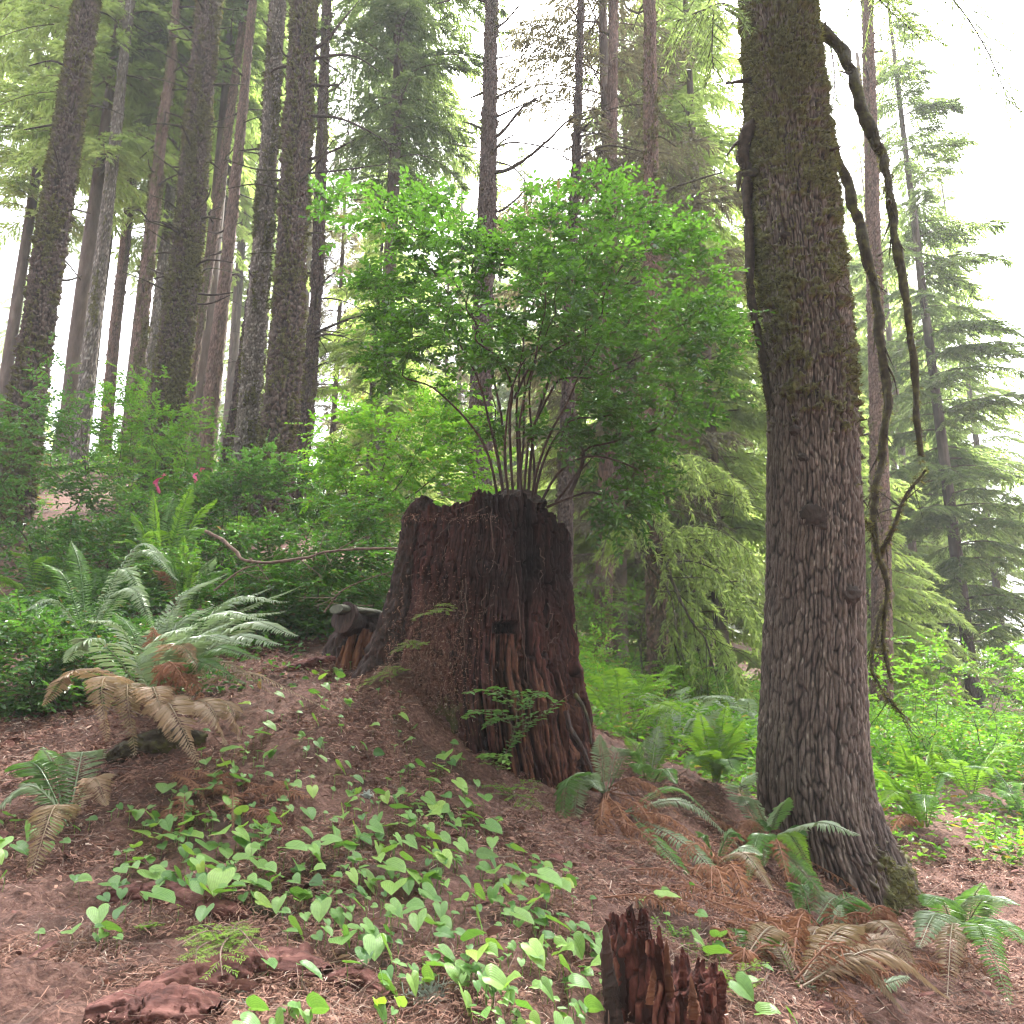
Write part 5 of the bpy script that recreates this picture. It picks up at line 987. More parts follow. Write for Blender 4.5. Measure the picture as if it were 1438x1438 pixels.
# ================================================================== HEART SHAPED LEAVES
def heart_leaf(seed, L=.08, broad=False):
    r = np.random.default_rng(seed)
    if broad: out = [(0, 0), (.01, .08), (.05, .17), (.14, .25), (.28, .3), (.45, .29), (.64, .22), (.84, .1), (1, 0)]; mid = [0, .02, .06, .14, .28, .45, .64, .84, 1]
    else: out = [(0, 0), (-.15, .07), (-.25, .2), (-.23, .36), (-.07, .49), (.19, .52), (.48, .45), (.78, .25), (1, 0)]; mid = [0, .01, .03, .07, .15, .28, .5, .78, 1]
    out = np.array(out); mid = np.c_[mid, np.zeros(9)]; V = []; rows = 5; lb = r.uniform(.02, .8); cup = r.uniform(.1, .42); bend = r.uniform(.05, .3); wv = r.uniform(0, 6); tw = r.normal(0, .12)
    for sg in (1, -1):
        for k in range(rows + 1):
            q = mid * (1 - k / rows) + out * (k / rows); x = q[:, 0]; y = q[:, 1] * sg * r.uniform(.97, 1.03)
            ay = np.abs(y); z = cup * ay - .35 * cup * ay ** 2 * 2 - bend * np.clip(x, 0, 1) ** 2 + .025 * np.sin(x * 9 + wv + sg) * ay * 2 + tw * y
            V.append(np.stack([x, y, z], -1))
    V = np.array(V).reshape(2, rows + 1, 9, 3) * L; mb = MB()
    for s_ in (0, 1):
        f = grid_faces(rows + 1, 9, False); k = np.repeat(np.arange(rows + 1), 9) / rows
        rib = (np.cos(np.abs(V[s_][..., 1]).ravel() / L * 55) * .5 + .5) * .12
        mb.add(V[s_].reshape(-1, 3), f if s_ == 0 else f[:, ::-1], np.clip(lb + rib + .1 * k, 0, 1), uv=np.stack([k, np.tile(np.arange(9) / 8, rows + 1)], -1))
    return mb
def heart_proto(seed, broad=False):
    r = np.random.default_rng(seed); t = thing('heart_leaf_plant' if not broad else 'broad_leaf_plant', (0, 0, 0), 'x', 'plant')
    h = .075 * r.uniform(.8, 1.25); st = MB(); tube(st, spline([[0, 0, -.03], [r.normal(0, .006), r.normal(0, .006), h * .5], [.0, 0, h]], 8), np.linspace(.0016, .0011, 8), 5, .5, False); st.build('stalk', M['stalk'], t)
    lo = heart_leaf(seed + 5, .08 if not broad else .1, broad).build('leaf', M['heart_dark' if broad else 'heart'], t)
    lo.location = (0, 0, h); lo.rotation_euler = (R(r.normal(3, 13)), R(r.normal(0, 13)), r.normal(0, .15)); t['h'] = h
    return t
HP = [heart_proto(i) for i in range(16)]; BP = [heart_proto(20 + i, True) for i in range(2)]; usedH = set()
def put_heart(px, py, lpx, label, group, broad=False):
    k = int(r.integers(0, 2 if broad else 16)); pr = (BP if broad else HP)[k]
    p = hit(px, py, .07); L = lpx / FPX * zc(p) * .84; sc = float(np.clip(L / .08, .3, 1.35)) * r.uniform(.92, 1.08)
    p = hit(px, py, float(pr['h']) * max(sc, .8)); an = R(r.normal(-42, 26)); c = p - np.array([math.cos(an), math.sin(an), 0]) * .4 * .08 * sc
    zg = float(gz(c[0:1], c[1:2])[0]); key = (broad, k)
    o = copy_tree(pr) if key in usedH else pr; usedH.add(key)
    o.location = (float(c[0]), float(c[1]), min(float(p[2]) - float(pr['h']) * max(sc, .8), zg + .02)); o.rotation_euler = (R(r.normal(0, 7)), R(r.normal(0, 7)), an); o.scale = (sc, sc, max(sc, .8))
    o['label'] = label; o['group'] = group
z1 = [(660,35,40),(795,40,50),(840,105,40),(795,147,45),(935,70,45),(490,85,50),(610,165,60),(590,205,70),(530,225,60),(600,282,80),(500,278,40),(430,285,90),(715,235,40),(1048,178,45),(985,250,40),(805,305,60),(900,345,60),(970,395,60),(395,345,60),(440,350,50),(380,400,60),(475,400,100),(160,430,90),(235,470,70),(335,450,80),(445,490,80),(670,440,50),(780,440,60),(920,465,60),(950,505,60),(1065,460,60),(755,535,80),(675,555,60),(905,565,80),(25,540,60),(95,555,90),(165,575,70),(240,560,80),(275,565,110),(360,540,60),(60,625,100),(125,600,60),(190,640,110),(95,655,70),(265,635,100),(325,680,110),(395,630,120),(480,655,80),(560,605,110),(605,580,70),(600,630,80),(505,690,70),(545,690,50),(745,617,70),(875,620,60),(1050,560,60),(1055,600,80),(840,665,90),(800,685,80),(700,695,120),(960,640,100),(1000,650,80),(960,690,90),(1040,735,70),(1065,690,60),(35,690,60),(250,720,100),(350,735,120),(45,745,80),(30,775,70),(290,745,70),(380,800,130),(95,790,130),(200,800,120),(250,850,50),(310,840,90),(490,740,90),(540,755,90),(520,830,80),(565,840,90),(590,780,80),(620,830,50),(470,860,80),(420,890,110),(145,885,150),(715,765,80),(795,755,80),(825,790,70),(725,825,60),(890,815,60),(955,800,60),(1015,800,80),(1070,835,60),(855,890,60),(1000,870,50),(1000,930,40),(580,910,80),(640,915,80),(735,910,110),(795,935,100),(885,965,80),(370,940,90),(720,1020,90),(920,1045,50),(1035,1010,70),(920,1085,140),(1050,1090,120),(770,1200,110),(1055,1365,70),(790,1390,110),(1075,1260,50),(530,1425,130),(640,1425,60)]
z2 = [(85,130,45),(105,245,60),(140,338,60),(75,373,40),(255,300,80),(310,305,65),(250,350,90),(315,410,80),(205,375,30),(345,490,75),(120,470,55),(65,475,40),(195,478,70),(10,475,50),(85,530,100),(230,510,90),(215,545,80),(280,540,60),(140,510,60),(30,605,90),(100,600,80),(125,580,40),(175,605,50),(290,595,70),(325,595,50),(395,552,70),(460,600,100),(430,475,80),(115,665,70),(160,648,50),(215,655,80),(330,668,70),(460,660,60),(570,705,80),(190,705,90),(250,720,90),(50,710,100),(100,745,80),(45,765,120),(440,740,50),(120,800,100),(95,835,80),(190,820,70),(245,850,50),(180,875,90),(30,850,120),(335,825,70),(345,870,70),(345,910,80),(435,858,60),(480,790,90),(560,775,90),(665,810,130),(590,820,90),(695,760,60),(660,865,80),(720,865,40),(775,855,90),(540,885,60),(460,910,60),(65,930,80),(115,945,90),(120,990,80),(45,980,50),(235,940,70),(185,975,70),(225,1030,120),(400,990,50),(580,960,110),(630,930,90),(655,970,90),(745,1005,110),(410,1075,100),(460,1120,90),(270,1130,100),(385,1140,110),(620,1110,110),(690,1110,90),(745,1100,60),(770,1140,110),(790,1080,80),(870,1080,70),(910,1105,90),(935,1065,60),(735,1190,90),(870,1190,70),(930,1170,60),(245,1185,90),(325,1205,120),(490,1245,120),(550,1275,80),(425,1240,50),(690,1260,60),(640,1285,40),(815,1270,100),(930,1250,60),(165,1250,60),(40,1270,100),(575,1355,90),(520,1340,40),(360,1320,50),(885,1385,80),(430,1415,100),(30,1365,70),(770,1420,110),(10,1100,80),(20,1050,50),(110,1190,40),(615,1410,50)]
z3 = [(120,900,120),(20,915,50),(310,1075,90),(340,1150,110),(440,1270,110),(555,1385,110)]
z4 = [(60,855,50),(55,890,50),(70,920,45),(130,880,45),(30,960,40),(170,990,45),(110,850,40),(25,870,40)]
H = [(180 + x / 3.008, 960 + y / 3.008, l / 3.008) for x, y, l in z1] + [(540 + x / 3.008, 960 + y / 3.008, l / 3.008) for x, y, l in z2] + [(900 + x / 3.008, 960 + y / 3.008, l / 3.008) for x, y, l in z3] + [(440 + x / 3.27, 680 + y / 3.27, l / 3.27) for x, y, l in z4]
H += [(float(r.uniform(-10, 172)), float(r.uniform(1130, 1420)), float(r.uniform(20, 38))) for _ in range(12)]
H += [(x + float(r.normal(0, 17)), y + float(r.normal(0, 11)), l * float(r.uniform(.55, .8))) for x, y, l in [H[i] for i in r.choice(235, 46, replace=False)]]
def zone(x, y):
    if x < 180: return 'at the left border'
    if y < 1045: return 'high on the slope beside the left flank of the tall stump' if x > 430 else 'in the shade under the large left fern'
    if x < 400 and y < 1275: return 'crowded in the left patch above the fallen red log'
    if x < 560 and y < 1200: return 'scattered on the bare litter between left patch and stump'
    if y < 1200: return 'just below the front foot of the tall stump'
    if x > 905: return 'among the ferns around the small red stump'
    if y > 1335: return 'along the bottom edge between red log and small red stump'
    if x < 640: return 'in the middle of the slope right of the left patch'
    return 'in the carpet left of the small red stump'
for x, y, l in H:
    zn = zone(x, y); put_heart(x, y, l, 'heart shaped leaf ' + zn, 'heart leaves ' + zn)
lm = MB(); src = [np.array([c.co[:] for c in h.children[1].data.vertices]) if h.children[1].name.startswith('leaf') else np.array([c.co[:] for c in h.children[0].data.vertices]) for h in HP[:8]]
fcs = grid_faces(6, 9, False)
for i in r.choice(len(H), 520):
    x, y, l = H[int(i)]; x += float(r.normal(0, 30)); y += float(r.normal(0, 16)); 
    if y > 1437: continue
    p = hit(x, y, .05); sc = float(np.clip(l / FPX * zc(p) * r.uniform(.35, .62) / .08, .2, .6)); an = R(r.normal(-42, 30)); v = src[int(r.integers(0, 8))] * sc; ry = R(r.normal(6, 15)); rx = R(r.normal(0, 15))
    v = np.stack([v[:, 0] * math.cos(ry) + v[:, 2] * math.sin(ry), v[:, 1], -v[:, 0] * math.sin(ry) + v[:, 2] * math.cos(ry)], -1); v = np.stack([v[:, 0], v[:, 1] * math.cos(rx) - v[:, 2] * math.sin(rx), v[:, 1] * math.sin(rx) + v[:, 2] * math.cos(rx)], -1)
    v = np.stack([v[:, 0] * math.cos(an) - v[:, 1] * math.sin(an), v[:, 0] * math.sin(an) + v[:, 1] * math.cos(an), v[:, 2]], -1) + p; t_ = r.uniform(0, .8); n2 = len(v) // 2; uvk = np.stack([np.repeat(np.arange(6), 9) / 5, np.tile(np.arange(9) / 8, 6)], -1)
    lm.add(v[:n2], fcs, t_, uv=uvk); lm.add(v[n2:], fcs[:, ::-1], t_, uv=uvk); g0 = p.copy(); g0[2] = float(gz(p[0:1], p[1:2])[0]); tube(lm, [g0, (g0 + p) / 2 + [.003, 0, 0], p], [.001, .001, .0008], 3, .9, False)
tag(lm.build('leaf_carpet', M['heart'], None), 'small young leaves filling in between the heart shaped leaves', kind='stuff')
for x, y, l, lab in [(441, 1236, 26, 'broad pointed leaf standing up among the heart leaves right of the left patch'), (675, 1197, 34, 'broad ribbed leaf drooping below the front foot of the stump'), (617, 1222, 34, 'broad pointed leaf hanging down under heart leaves in the middle'), (528, 1053, 18, 'small folded broad leaf on the slope left of the stump'), (585, 1022, 22, 'upright broad leaf against the needle drift of the stump'), (1112, 1165, 34, 'broad pale leaf beside the fern at the big trunk'), (1070, 1160, 30, 'pair forming broad leaf left of the fern at the big trunk')]:
    put_heart(x, y, l, lab, 'broad single leaves', True)

# ================================================================== SEEDLINGS AND SPRIGS
def seedling(name, label, base, sprs, mat, seed, needles=True, cat='plant', L=.012, st=.003):
    r = np.random.default_rng(seed); t = thing(name, base, label, cat); sm = MB(); lf = MB()
    for pl in sprs:
        P = spline([np.asarray(q) for q in pl], 16); tube(sm, P, np.linspace(st, st * .35, 16), 5, .5, False)
        n = 11
        for k in range(n):
            i = 3 + int(k / n * 12); a = P[min(i, 15)]; T = nrm(P[min(i + 1, 15)] - P[i - 1]); sd = nrm(np.cross(T, [0, 0, 1.0])) * (1 if k % 2 else -1)
            tot = np.linalg.norm(P[-1] - P[0]); l = tot * .34 * (1 - k / n * .7); d = nrm(T * .7 + sd * .8 + r.normal(0, .12, 3)); e = a + d * l - np.array([0, 0, l * .15])
            tube(sm, [a, (a + e) / 2, e], [st * .4, st * .3, st * .2], 3, .5, False)
            m = max(8, int(l / .0022)) if needles else max(4, int(l / .013)); u = np.linspace(.05, 1, m); c = a + (e - a) * u[:, None]; s2 = np.where(np.arange(m) % 2, 1, -1)[:, None]
            nd = nrm(np.cross(d, [0, 0, 1.0])) * s2 * .9 + d * .5 + r.normal(0, .15, (m, 3)); 
            leaves_into(lf, c, nd, np.array([0, 0, 1.0]) + r.normal(0, .2, (m, 3)), L * r.uniform(.7, 1.1, m), (.0022 if needles else L * .5), .1, np.clip(.3 + .6 * u * r.random(m) + .1, 0, 1))
    sm.build('stem', M['twig'], t); lf.build('needles' if needles else 'leaves', M[mat], t, False)
    return t
b0 = hit(322, 1352)
seedling('hemlock_seedling', 'lime green hemlock seedling growing on the red log at the lower left', b0, [[b0, W(318, 1320, b0[1] - .02), W(290, 1308, b0[1] - .1), W(245, 1330, b0[1] - .2)], [b0, W(320, 1318, b0[1]), W(335, 1305, b0[1] - .1), W(370, 1345, b0[1] - .2)], [b0, W(322, 1318, b0[1]), W(310, 1335, b0[1] - .2), W(312, 1370, b0[1] - .28)], [b0, W(322, 1315, b0[1]), W(330, 1300, b0[1] + .1), W(350, 1290, b0[1] + .15)], [b0, W(318, 1318, b0[1]), W(290, 1300, b0[1] + .05), W(270, 1302, b0[1] + .1)], [b0, W(318, 1318, b0[1]), W(280, 1330, b0[1] - .15), W(275, 1352, b0[1] - .22)]], 'needle_young', 1)
b1 = hit(205, 1312)
seedling('hemlock_seedling', 'tiny lime green hemlock sprig left of the bigger seedling on the log', b1, [[b1, W(205, 1300, b1[1]), W(190, 1302, b1[1] - .05)], [b1, W(207, 1299, b1[1]), W(232, 1296, b1[1])]], 'needle_young', 2)
def op(a, b, off=.0):  return on_face(a, b, .02 + off)
for k, (bp, tips, lab) in enumerate([((640, 858), [(600, 862), (575, 870), (612, 850)], 'hemlock sprig jutting left from the face of the tall stump'), ((600, 905), [(545, 918), (560, 905), (580, 912)], 'hemlock sprig low on the left flank of the tall stump'), ((575, 945), [(530, 945), (495, 968), (510, 955), (540, 938)], 'hemlock sprig spreading over the needles left of the tall stump')]):
    q = op(*bp); seedling('hemlock_sprig', lab, q, [[q, W((bp[0] + a) / 2, (bp[1] + b) / 2 - 6, q[1] - .1), W(a, b, q[1] - .16)] for a, b in tips], 'needle_young', 10 + k, L=.011)
b2 = hit(700, 1085) + [0, -.02, 0]; y2 = b2[1]
seedling('leafy_sapling', 'thin sapling with layered pale leaves in front of the tall stump', b2, [[b2, W(715, 1050, y2), W(745, 1015, y2), W(800, 975, y2 + .02)], [W(715, 1050, y2), W(725, 1000, y2 - .1), W(690, 970, y2 - .15), W(650, 972, y2 - .2)], [W(735, 1022, y2), W(730, 985, y2 - .05), W(710, 968, y2 - .08), W(690, 966, y2 - .1)], [W(725, 1030, y2), W(705, 1000, y2 - .1), W(670, 998, y2 - .15), W(655, 1004, y2 - .18)], [W(745, 1015, y2), W(745, 985, y2), W(755, 972, y2 - .05), W(780, 985, y2 - .1)], [W(720, 1040, y2), W(715, 1012, y2 - .1), W(695, 1010, y2 - .12), W(680, 1020, y2 - .15)]], 'heart', 20, False, L=.036, st=.0028)
b3 = hit(700, 1090); y3 = b3[1] - .15
seedling('leafy_sapling', 'small leafy sprig at the foot of the tall stump under the sapling', b3, [[b3, W(690, 1065, y3), W(680, 1062, y3)], [b3, W(700, 1060, y3), W(712, 1072, y3)]], 'heart', 21, False, L=.035, st=.002)
b4 = hit(725, 1128); y4 = b4[1]
seedling('hemlock_seedling', 'flat green hemlock seedling on the litter left of the hanging fern', b4, [[b4, W(720, 1105, y4), W(745, 1095, y4 - .05), W(760, 1105, y4 - .1)], [b4, W(715, 1108, y4), W(735, 1105, y4 - .1), W(770, 1115, y4 - .2)], [b4, W(705, 1110, y4), W(690, 1102, y4 - .05), W(675, 1105, y4 - .08)], [b4, W(720, 1115, y4 - .1), W(740, 1125, y4 - .2), W(755, 1135, y4 - .3)]], 'shrub_bright', 22)
b5 = hit(955, 1350); y5 = b5[1] + .15
seedling('huckleberry_sprig', 'lacy light green sprig with tiny leaves behind the small red stump', b5 + [0, .15, 0], [[b5 + [0, .15, 0], W(945, 1310, y5), W(935, 1290, y5)], [b5 + [0, .15, 0], W(955, 1310, y5), W(985, 1305, y5 - .05)], [b5 + [0, .15, 0], W(960, 1320, y5), W(965, 1300, y5)], [b5 + [0, .15, 0], W(975, 1330, y5 - .1), W(1000, 1325, y5 - .15)], [b5 + [0, .15, 0], W(960, 1345, y5 - .1), W(985, 1350, y5 - .15)], [b5 + [0, .15, 0], W(930, 1310, y5 - .05), W(918, 1285, y5 - .05)]], 'shrub_bright', 23, False, L=.012, st=.0016)
b6 = hit(1030, 1400); y6 = b6[1]
seedling('hemlock_seedling', 'soft green conifer sprig lying right of the small red stump', b6, [[b6, W(1040, 1370, y6), W(1060, 1355, y6), W(1075, 1352, y6 - .05)], [b6, W(1025, 1375, y6), W(1010, 1362, y6), W(995, 1365, y6 - .05)], [b6, W(1040, 1385, y6 - .05), W(1070, 1378, y6 - .1)]], 'needle_young', 24)

# ================================================================== LOGS, SMALL RED STUMP, TWIGS
def log(name, label, pl, rad, seed, mat, squash=.6, n=40):
    pts = [hit(a, b) for a, b in pl]; t0 = np.mean(pts, 0); P = spline(pts, 60) + np.array([0, 0, rad * .25]); r = np.random.default_rng(seed)
    Pp, T, Nn, B = frames(P); th = np.arange(n) * 2 * math.pi / n; s = np.linspace(0, 1, 60)[:, None]; rr = rad * (np.sin(np.clip(s, .02, .98) * math.pi) ** .3)
    q = np.stack([np.cos(th)[None] * 3 + 0 * s, np.sin(th)[None] * 3 + 0 * s, s * 4 + 0 * th[None]], -1); f1, f21, cv = voro(th[None] / 6.28 * 26 + 1.2 * fbm(q, seed, 3), s * 5 + fbm(q, seed + 1, 3), seed, 26)
    rr = rr * (1 + .24 * fbm(q * .7, seed + 2, 4)) + rad * .3 * (sstep(.02, .25, f21) - .6) * (.3 + cv) + rad * .1 * fbm(q * np.array([4, 4, 2.5]), seed + 4, 3)
    ring = Nn[:, None] * np.cos(th)[None, :, None] + B[:, None] * np.sin(th)[None, :, None]; V = P[:, None] + ring * rr[..., None]; V[..., 2] = P[:, None, 2] + (V[..., 2] - P[:, None, 2]) * squash
    mb = MB(); mb.add(V.reshape(-1, 3), grid_faces(60, n), .5); o = mb.build(name, M[mat]); me = o.data
    co_ = np.empty(len(me.vertices) * 3, np.float32); me.vertices.foreach_get('co', co_); me.vertices.foreach_set('co', (co_.reshape(-1, 3) - t0.astype(np.float32)).ravel()); o.location = t0
    return tag(o, label, 'log')
log('rotten_log', 'crumbling red log across the lower left under the hemlock seedling', [(205, 1415), (280, 1395), (370, 1378), (455, 1385)], .07, 1, 'red_log')
log('rotten_log', 'flat slab of red rotten wood in the bottom left corner below the log', [(120, 1440), (220, 1432), (300, 1440)], .07, 2, 'red_log', .5)
log('rotten_log', 'pinkish half buried log at the left edge under the left leaf patch', [(150, 1262), (230, 1262), (300, 1282), (350, 1298)], .04, 3, 'red_log', .8)
log('wood_chunk', 'red wood fragments right of the crumbling red log', [(440, 1395), (500, 1380), (550, 1408)], .03, 5, 'red_log', .6)
log('wood_chunk', 'mossy stick piece above the hemlock seedling', [(330, 1300), (360, 1285), (392, 1290)], .022, 6, 'branch_moss', .9)
log('wood_chunk', 'brown log piece half hidden under the leaves left of the tall stump', [(400, 945), (450, 935), (490, 932)], .05, 7, 'red_log', .7)
log('wood_chunk', 'mossy dark log piece below the large left fern', [(150, 1075), (220, 1050), (290, 1045)], .06, 8, 'branch_moss', .9)
log('wood_chunk', 'brown rotten strip on the litter below the stump in the middle', [(700, 1250), (730, 1240), (752, 1246)], .02, 9, 'red_log', .6)

def small_stump():
    Y = 1.74; zb = W(935, 1500, Y)[2] - .05; c = W(937, 1400, Y); a0 = 84 / FPX * Y
    t = thing('rotten_stump', (c[0], Y, zb), 'small broken red stump with jagged splinters at the bottom right', 'stump'); r = np.random.default_rng(8)
    n, ns = 190, 320; th = np.arange(ns) * 6.28318 / ns; s = np.linspace(0, 1, n)[:, None]
    zl = W(880, 1294, Y)[2]; zr = W(990, 1368, Y)[2]; zm = W(940, 1392, Y)[2]
    xr = np.cos(th); jag = _h((th / 6.28318 * 46 + .9 * fbm(np.stack([np.cos(th) * 3, np.sin(th) * 3, 0 * th], -1), 3, 2)).astype(np.int64), (th * 0).astype(np.int64), (th * 0).astype(np.int64), 12)
    zt = np.where(xr < -.12, zl, zr) - (jag - .2) * .035 - sstep(.35, .0, np.abs(xr + .05)) * (np.sin(th) < 0) * .03 + .012 * fbm(np.stack([np.cos(th) * 30, np.sin(th) * 30, 0 * th], -1), 5, 2)
    Z = zb + s * (zt[None] - zb); TH = np.broadcast_to(th, Z.shape); H_ = Z - zb
    q = np.stack([np.cos(TH) * 2, np.sin(TH) * 2, H_ * 9], -1); w_ = fbm(q, 7, 3)
    uc = TH / 6.28318 * 52 + w_ * 2.0; ci = np.floor(uc).astype(np.int64); cx_ = np.abs(uc - ci - .5) * 2; hv = H_ / (.022 + .05 * _h(ci, ci * 0, ci * 0, 21)) + 7 * _h(ci, ci * 0 + 1, ci * 0, 21) + w_ * .8; hi = np.floor(hv).astype(np.int64); cy_ = np.abs(hv - hi - .5) * 2
    blk = sstep(.0, .35, np.minimum(1 - cx_, (1 - cy_) * 1.3)); bv = _h(ci, hi, ci * 0, 31)
    rr = a0 * (.92 - .1 * s + .12 * w_) + .011 * (blk - .5) * (.3 + bv) + .014 * (bv - .5) + .005 * fbm(q * 6, 9, 3)
    V = np.stack([c[0] + rr * np.cos(TH), Y + .02 + rr * np.sin(TH) * .75, Z], -1); mb = MB(); mb.add(V.reshape(-1, 3), grid_faces(n, ns), np.clip(.1 + .8 * bv * blk, 0, 1).ravel())
    rim = V[-1]; cen = np.array([c[0], Y + .02, zm - .02]); rings = [rim]
    for k_, q_ in enumerate(np.linspace(0, 1, 22)[1:]):
        p = rim * (1 - q_) + cen * q_; p[:, 2] = rim[:, 2] * (1 - q_ ** .6) + cen[2] * q_ ** .6 + .02 * fbm(p * 40, 14, 3); rings.append(p)
    C = np.array(rings); mb.add(C.reshape(-1, 3), grid_faces(len(C), ns), .3); mb.build('wood', M['red_wood'], t)
    for k, (px, ty, by, w, dy, mt) in enumerate([(945, 1328, 1420, 13, -.02, 'orange_wood'), (936, 1340, 1430, 22, .03, 'red_wood'), (957, 1338, 1420, 12, .04, 'red_wood'), (913, 1362, 1410, 9, -.125, 'orange_wood'), (972, 1378, 1430, 12, -.10, 'orange_wood'), (860, 1308, 1440, 20, -.06, 'char'), (868, 1302, 1440, 16, -.03, 'char'), (903, 1284, 1330, 18, .02, 'red_wood'), (880, 1290, 1340, 20, .03, 'red_wood'), (1012, 1372, 1420, 14, -.01, 'red_wood'), (990, 1368, 1420, 14, .0, 'red_wood'), (925, 1310, 1380, 14, .0, 'red_wood')]):
        b0 = W(px + r.normal(0, 2), by, Y + dy); b1 = W(px + r.normal(0, 3), ty, Y + dy); a = w / 2 / FPX * Y; m_ = 26; u = np.linspace(0, 1, m_); P = b0 + (b1 - b0) * u[:, None] + np.c_[np.cumsum(r.normal(0, .0008, (m_, 2)), 0), np.zeros(m_)]
        tb = np.linspace(0, 6.28318, 9)[:-1]; sh = np.sign(np.cos(tb)) * np.abs(np.cos(tb)) ** .5, np.sign(np.sin(tb)) * np.abs(np.sin(tb)) ** .5; k_ = (1.1 - .75 * u ** 2)[:, None] * (1 + .25 * r.normal(0, 1, (m_, 8)) * .5)
        V = P[:, None] + np.stack([sh[0][None] * a * k_, sh[1][None] * a * .6 * k_, .012 * np.cos(tb + k)[None] * u[:, None] ** 3 + 0 * k_], -1); mb = MB(); mb.add(V.reshape(-1, 3), grid_faces(m_, 8), r.random()); mb.add(np.concatenate([V[-1], P[-1][None]]), np.stack([np.arange(8), (np.arange(8) + 1) % 8, np.full(8, 8)], -1), .5); mb.build('splinter', M[mt], t, False)
    return t
small_stump()

def fallen(name, label, pl, r0, seed, tw=4, mat='twig', cat='branch'):
    b = MB(); P = [W(*q) for q in pl]; limb(b, P, r0, r0 * .4, seed, tw, .25, 6, .25, .2); t0 = P[0]; o = b.build(name, M[mat]); me = o.data
    co_ = np.empty(len(me.vertices) * 3, np.float32); me.vertices.foreach_get('co', co_); me.vertices.foreach_set('co', (co_.reshape(-1, 3) - t0.astype(np.float32)).ravel()); o.location = t0; return tag(o, label, cat)
fallen('bare_branch', 'long bare grey branch reaching left from the stump through the dark thicket', [(290, 745, 4.9), (320, 765, 4.8), (345, 785, 4.75), (375, 790, 4.7), (420, 785, 4.65), (460, 775, 4.6), (520, 771, 4.5), (575, 768, 4.4)], .013, 1, 8)
fallen('bare_branch', 'thin bare branch below the long grey one in the dark thicket', [(300, 830, 4.7), (340, 800, 4.75), (375, 793, 4.72)], .007, 2, 4)
fallen('bare_branch', 'bare twig rising left of the stump above the log chunk', [(455, 860, 4.6), (480, 830, 4.55), (520, 812, 4.5), (560, 800, 4.4)], .006, 3, 4)
fallen('bare_branch', 'crooked dark dead branch right of the bush stems above the stump', [(800, 695, 4.1), (815, 660, 4.05), (820, 640, 4.05), (818, 630, 4.05)], .013, 4, 4, 'branch')
fallen('mossy_branch', 'curved mossy green stick leaning on the right foot of the tall stump', [(808, 975, 3.9), (820, 995, 3.85), (828, 1020, 3.8), (830, 1045, 3.75)], .012, 5, 0, 'branch_moss')
fallen('bare_branch', 'dark curved root leaning against the right foot of the tall stump', [(795, 1000, 3.75), (802, 1025, 3.7), (818, 1050, 3.68), (832, 1085, 3.65)], .016, 6, 0, 'char')
r = np.random.default_rng(123)
for k in range(44):
    a, b_ = r.uniform(190, 1240), r.uniform(1020, 1430)
    if b_ < 1130 and 560 < a < 860: continue
    p0 = hit(a, b_); an = r.uniform(0, 6.28); L = r.uniform(.06, .26); n_ = 7; q = p0 + np.array([math.cos(an), math.sin(an), 0])[None] * np.linspace(0, L, n_)[:, None] + np.c_[r.normal(0, .006, (n_, 2)), np.zeros(n_)]
    q[:, 2] = gz(q[:, 0], q[:, 1]) + .012; mb = MB(); tube(mb, q - p0, np.linspace(r.uniform(.002, .004), .0012, n_), 5, r.random(), True, .2, k); o = mb.build('twig', M['twig']); o.location = p0
    zn = ['left part', 'middle', 'right part'][0 if a < 520 else (1 if a < 860 else 2)]; tag(o, f'thin dry twig lying on the needle litter in the {zn} of the slope', 'twig', f'dry twigs on the {zn} of the slope')
# lichen tufts
def lichen(label, px, py, size, seed, mat='lichen', name='lichen_tuft'):
    r = np.random.default_rng(seed); p = hit(px, py) + [0, 0, .01]; t0 = p; mb = MB()
    for k in range(90):
        d = nrm(r.normal(0, 1, 3) * [1, .7, .8] + [0, -.3, .5]); L = size * r.uniform(.4, 1); a = r.normal(0, size * .35, 3) * [1, .5, .6]
        q = spline([a, a + d * L * .5 + r.normal(0, size * .12, 3), a + d * L + r.normal(0, size * .25, 3)], 6); tube(mb, q, np.linspace(.0022, .0008, 6), 4, r.random(), True)
    o = mb.build(name, M[mat]); o.location = p; return tag(o, label, 'lichen')
lichen('pale grey lichen tuft on a twig at the red log', 352, 1402, .022, 1); lichen('pale lichen clump at the bottom below the grey tuft', 345, 1425, .018, 2)
lichen('grey green lichen clump at the bottom edge left of centre', 600, 1408, .035, 3); lichen('grey lichen bits right of the left leaf patch', 385, 1182, .02, 4); lichen('dark grey lichen by the mossy stick', 400, 1300, .02, 5); lichen('grey lichen patch on the slope left of the stump foot', 515, 1122, .022, 6)
fallen('lichen_twig', 'pale twig carrying the grey lichen tuft on the red log', [(332, 1352, 1.9), (340, 1372, 1.86), (350, 1390, 1.83)], .004, 9, 1)
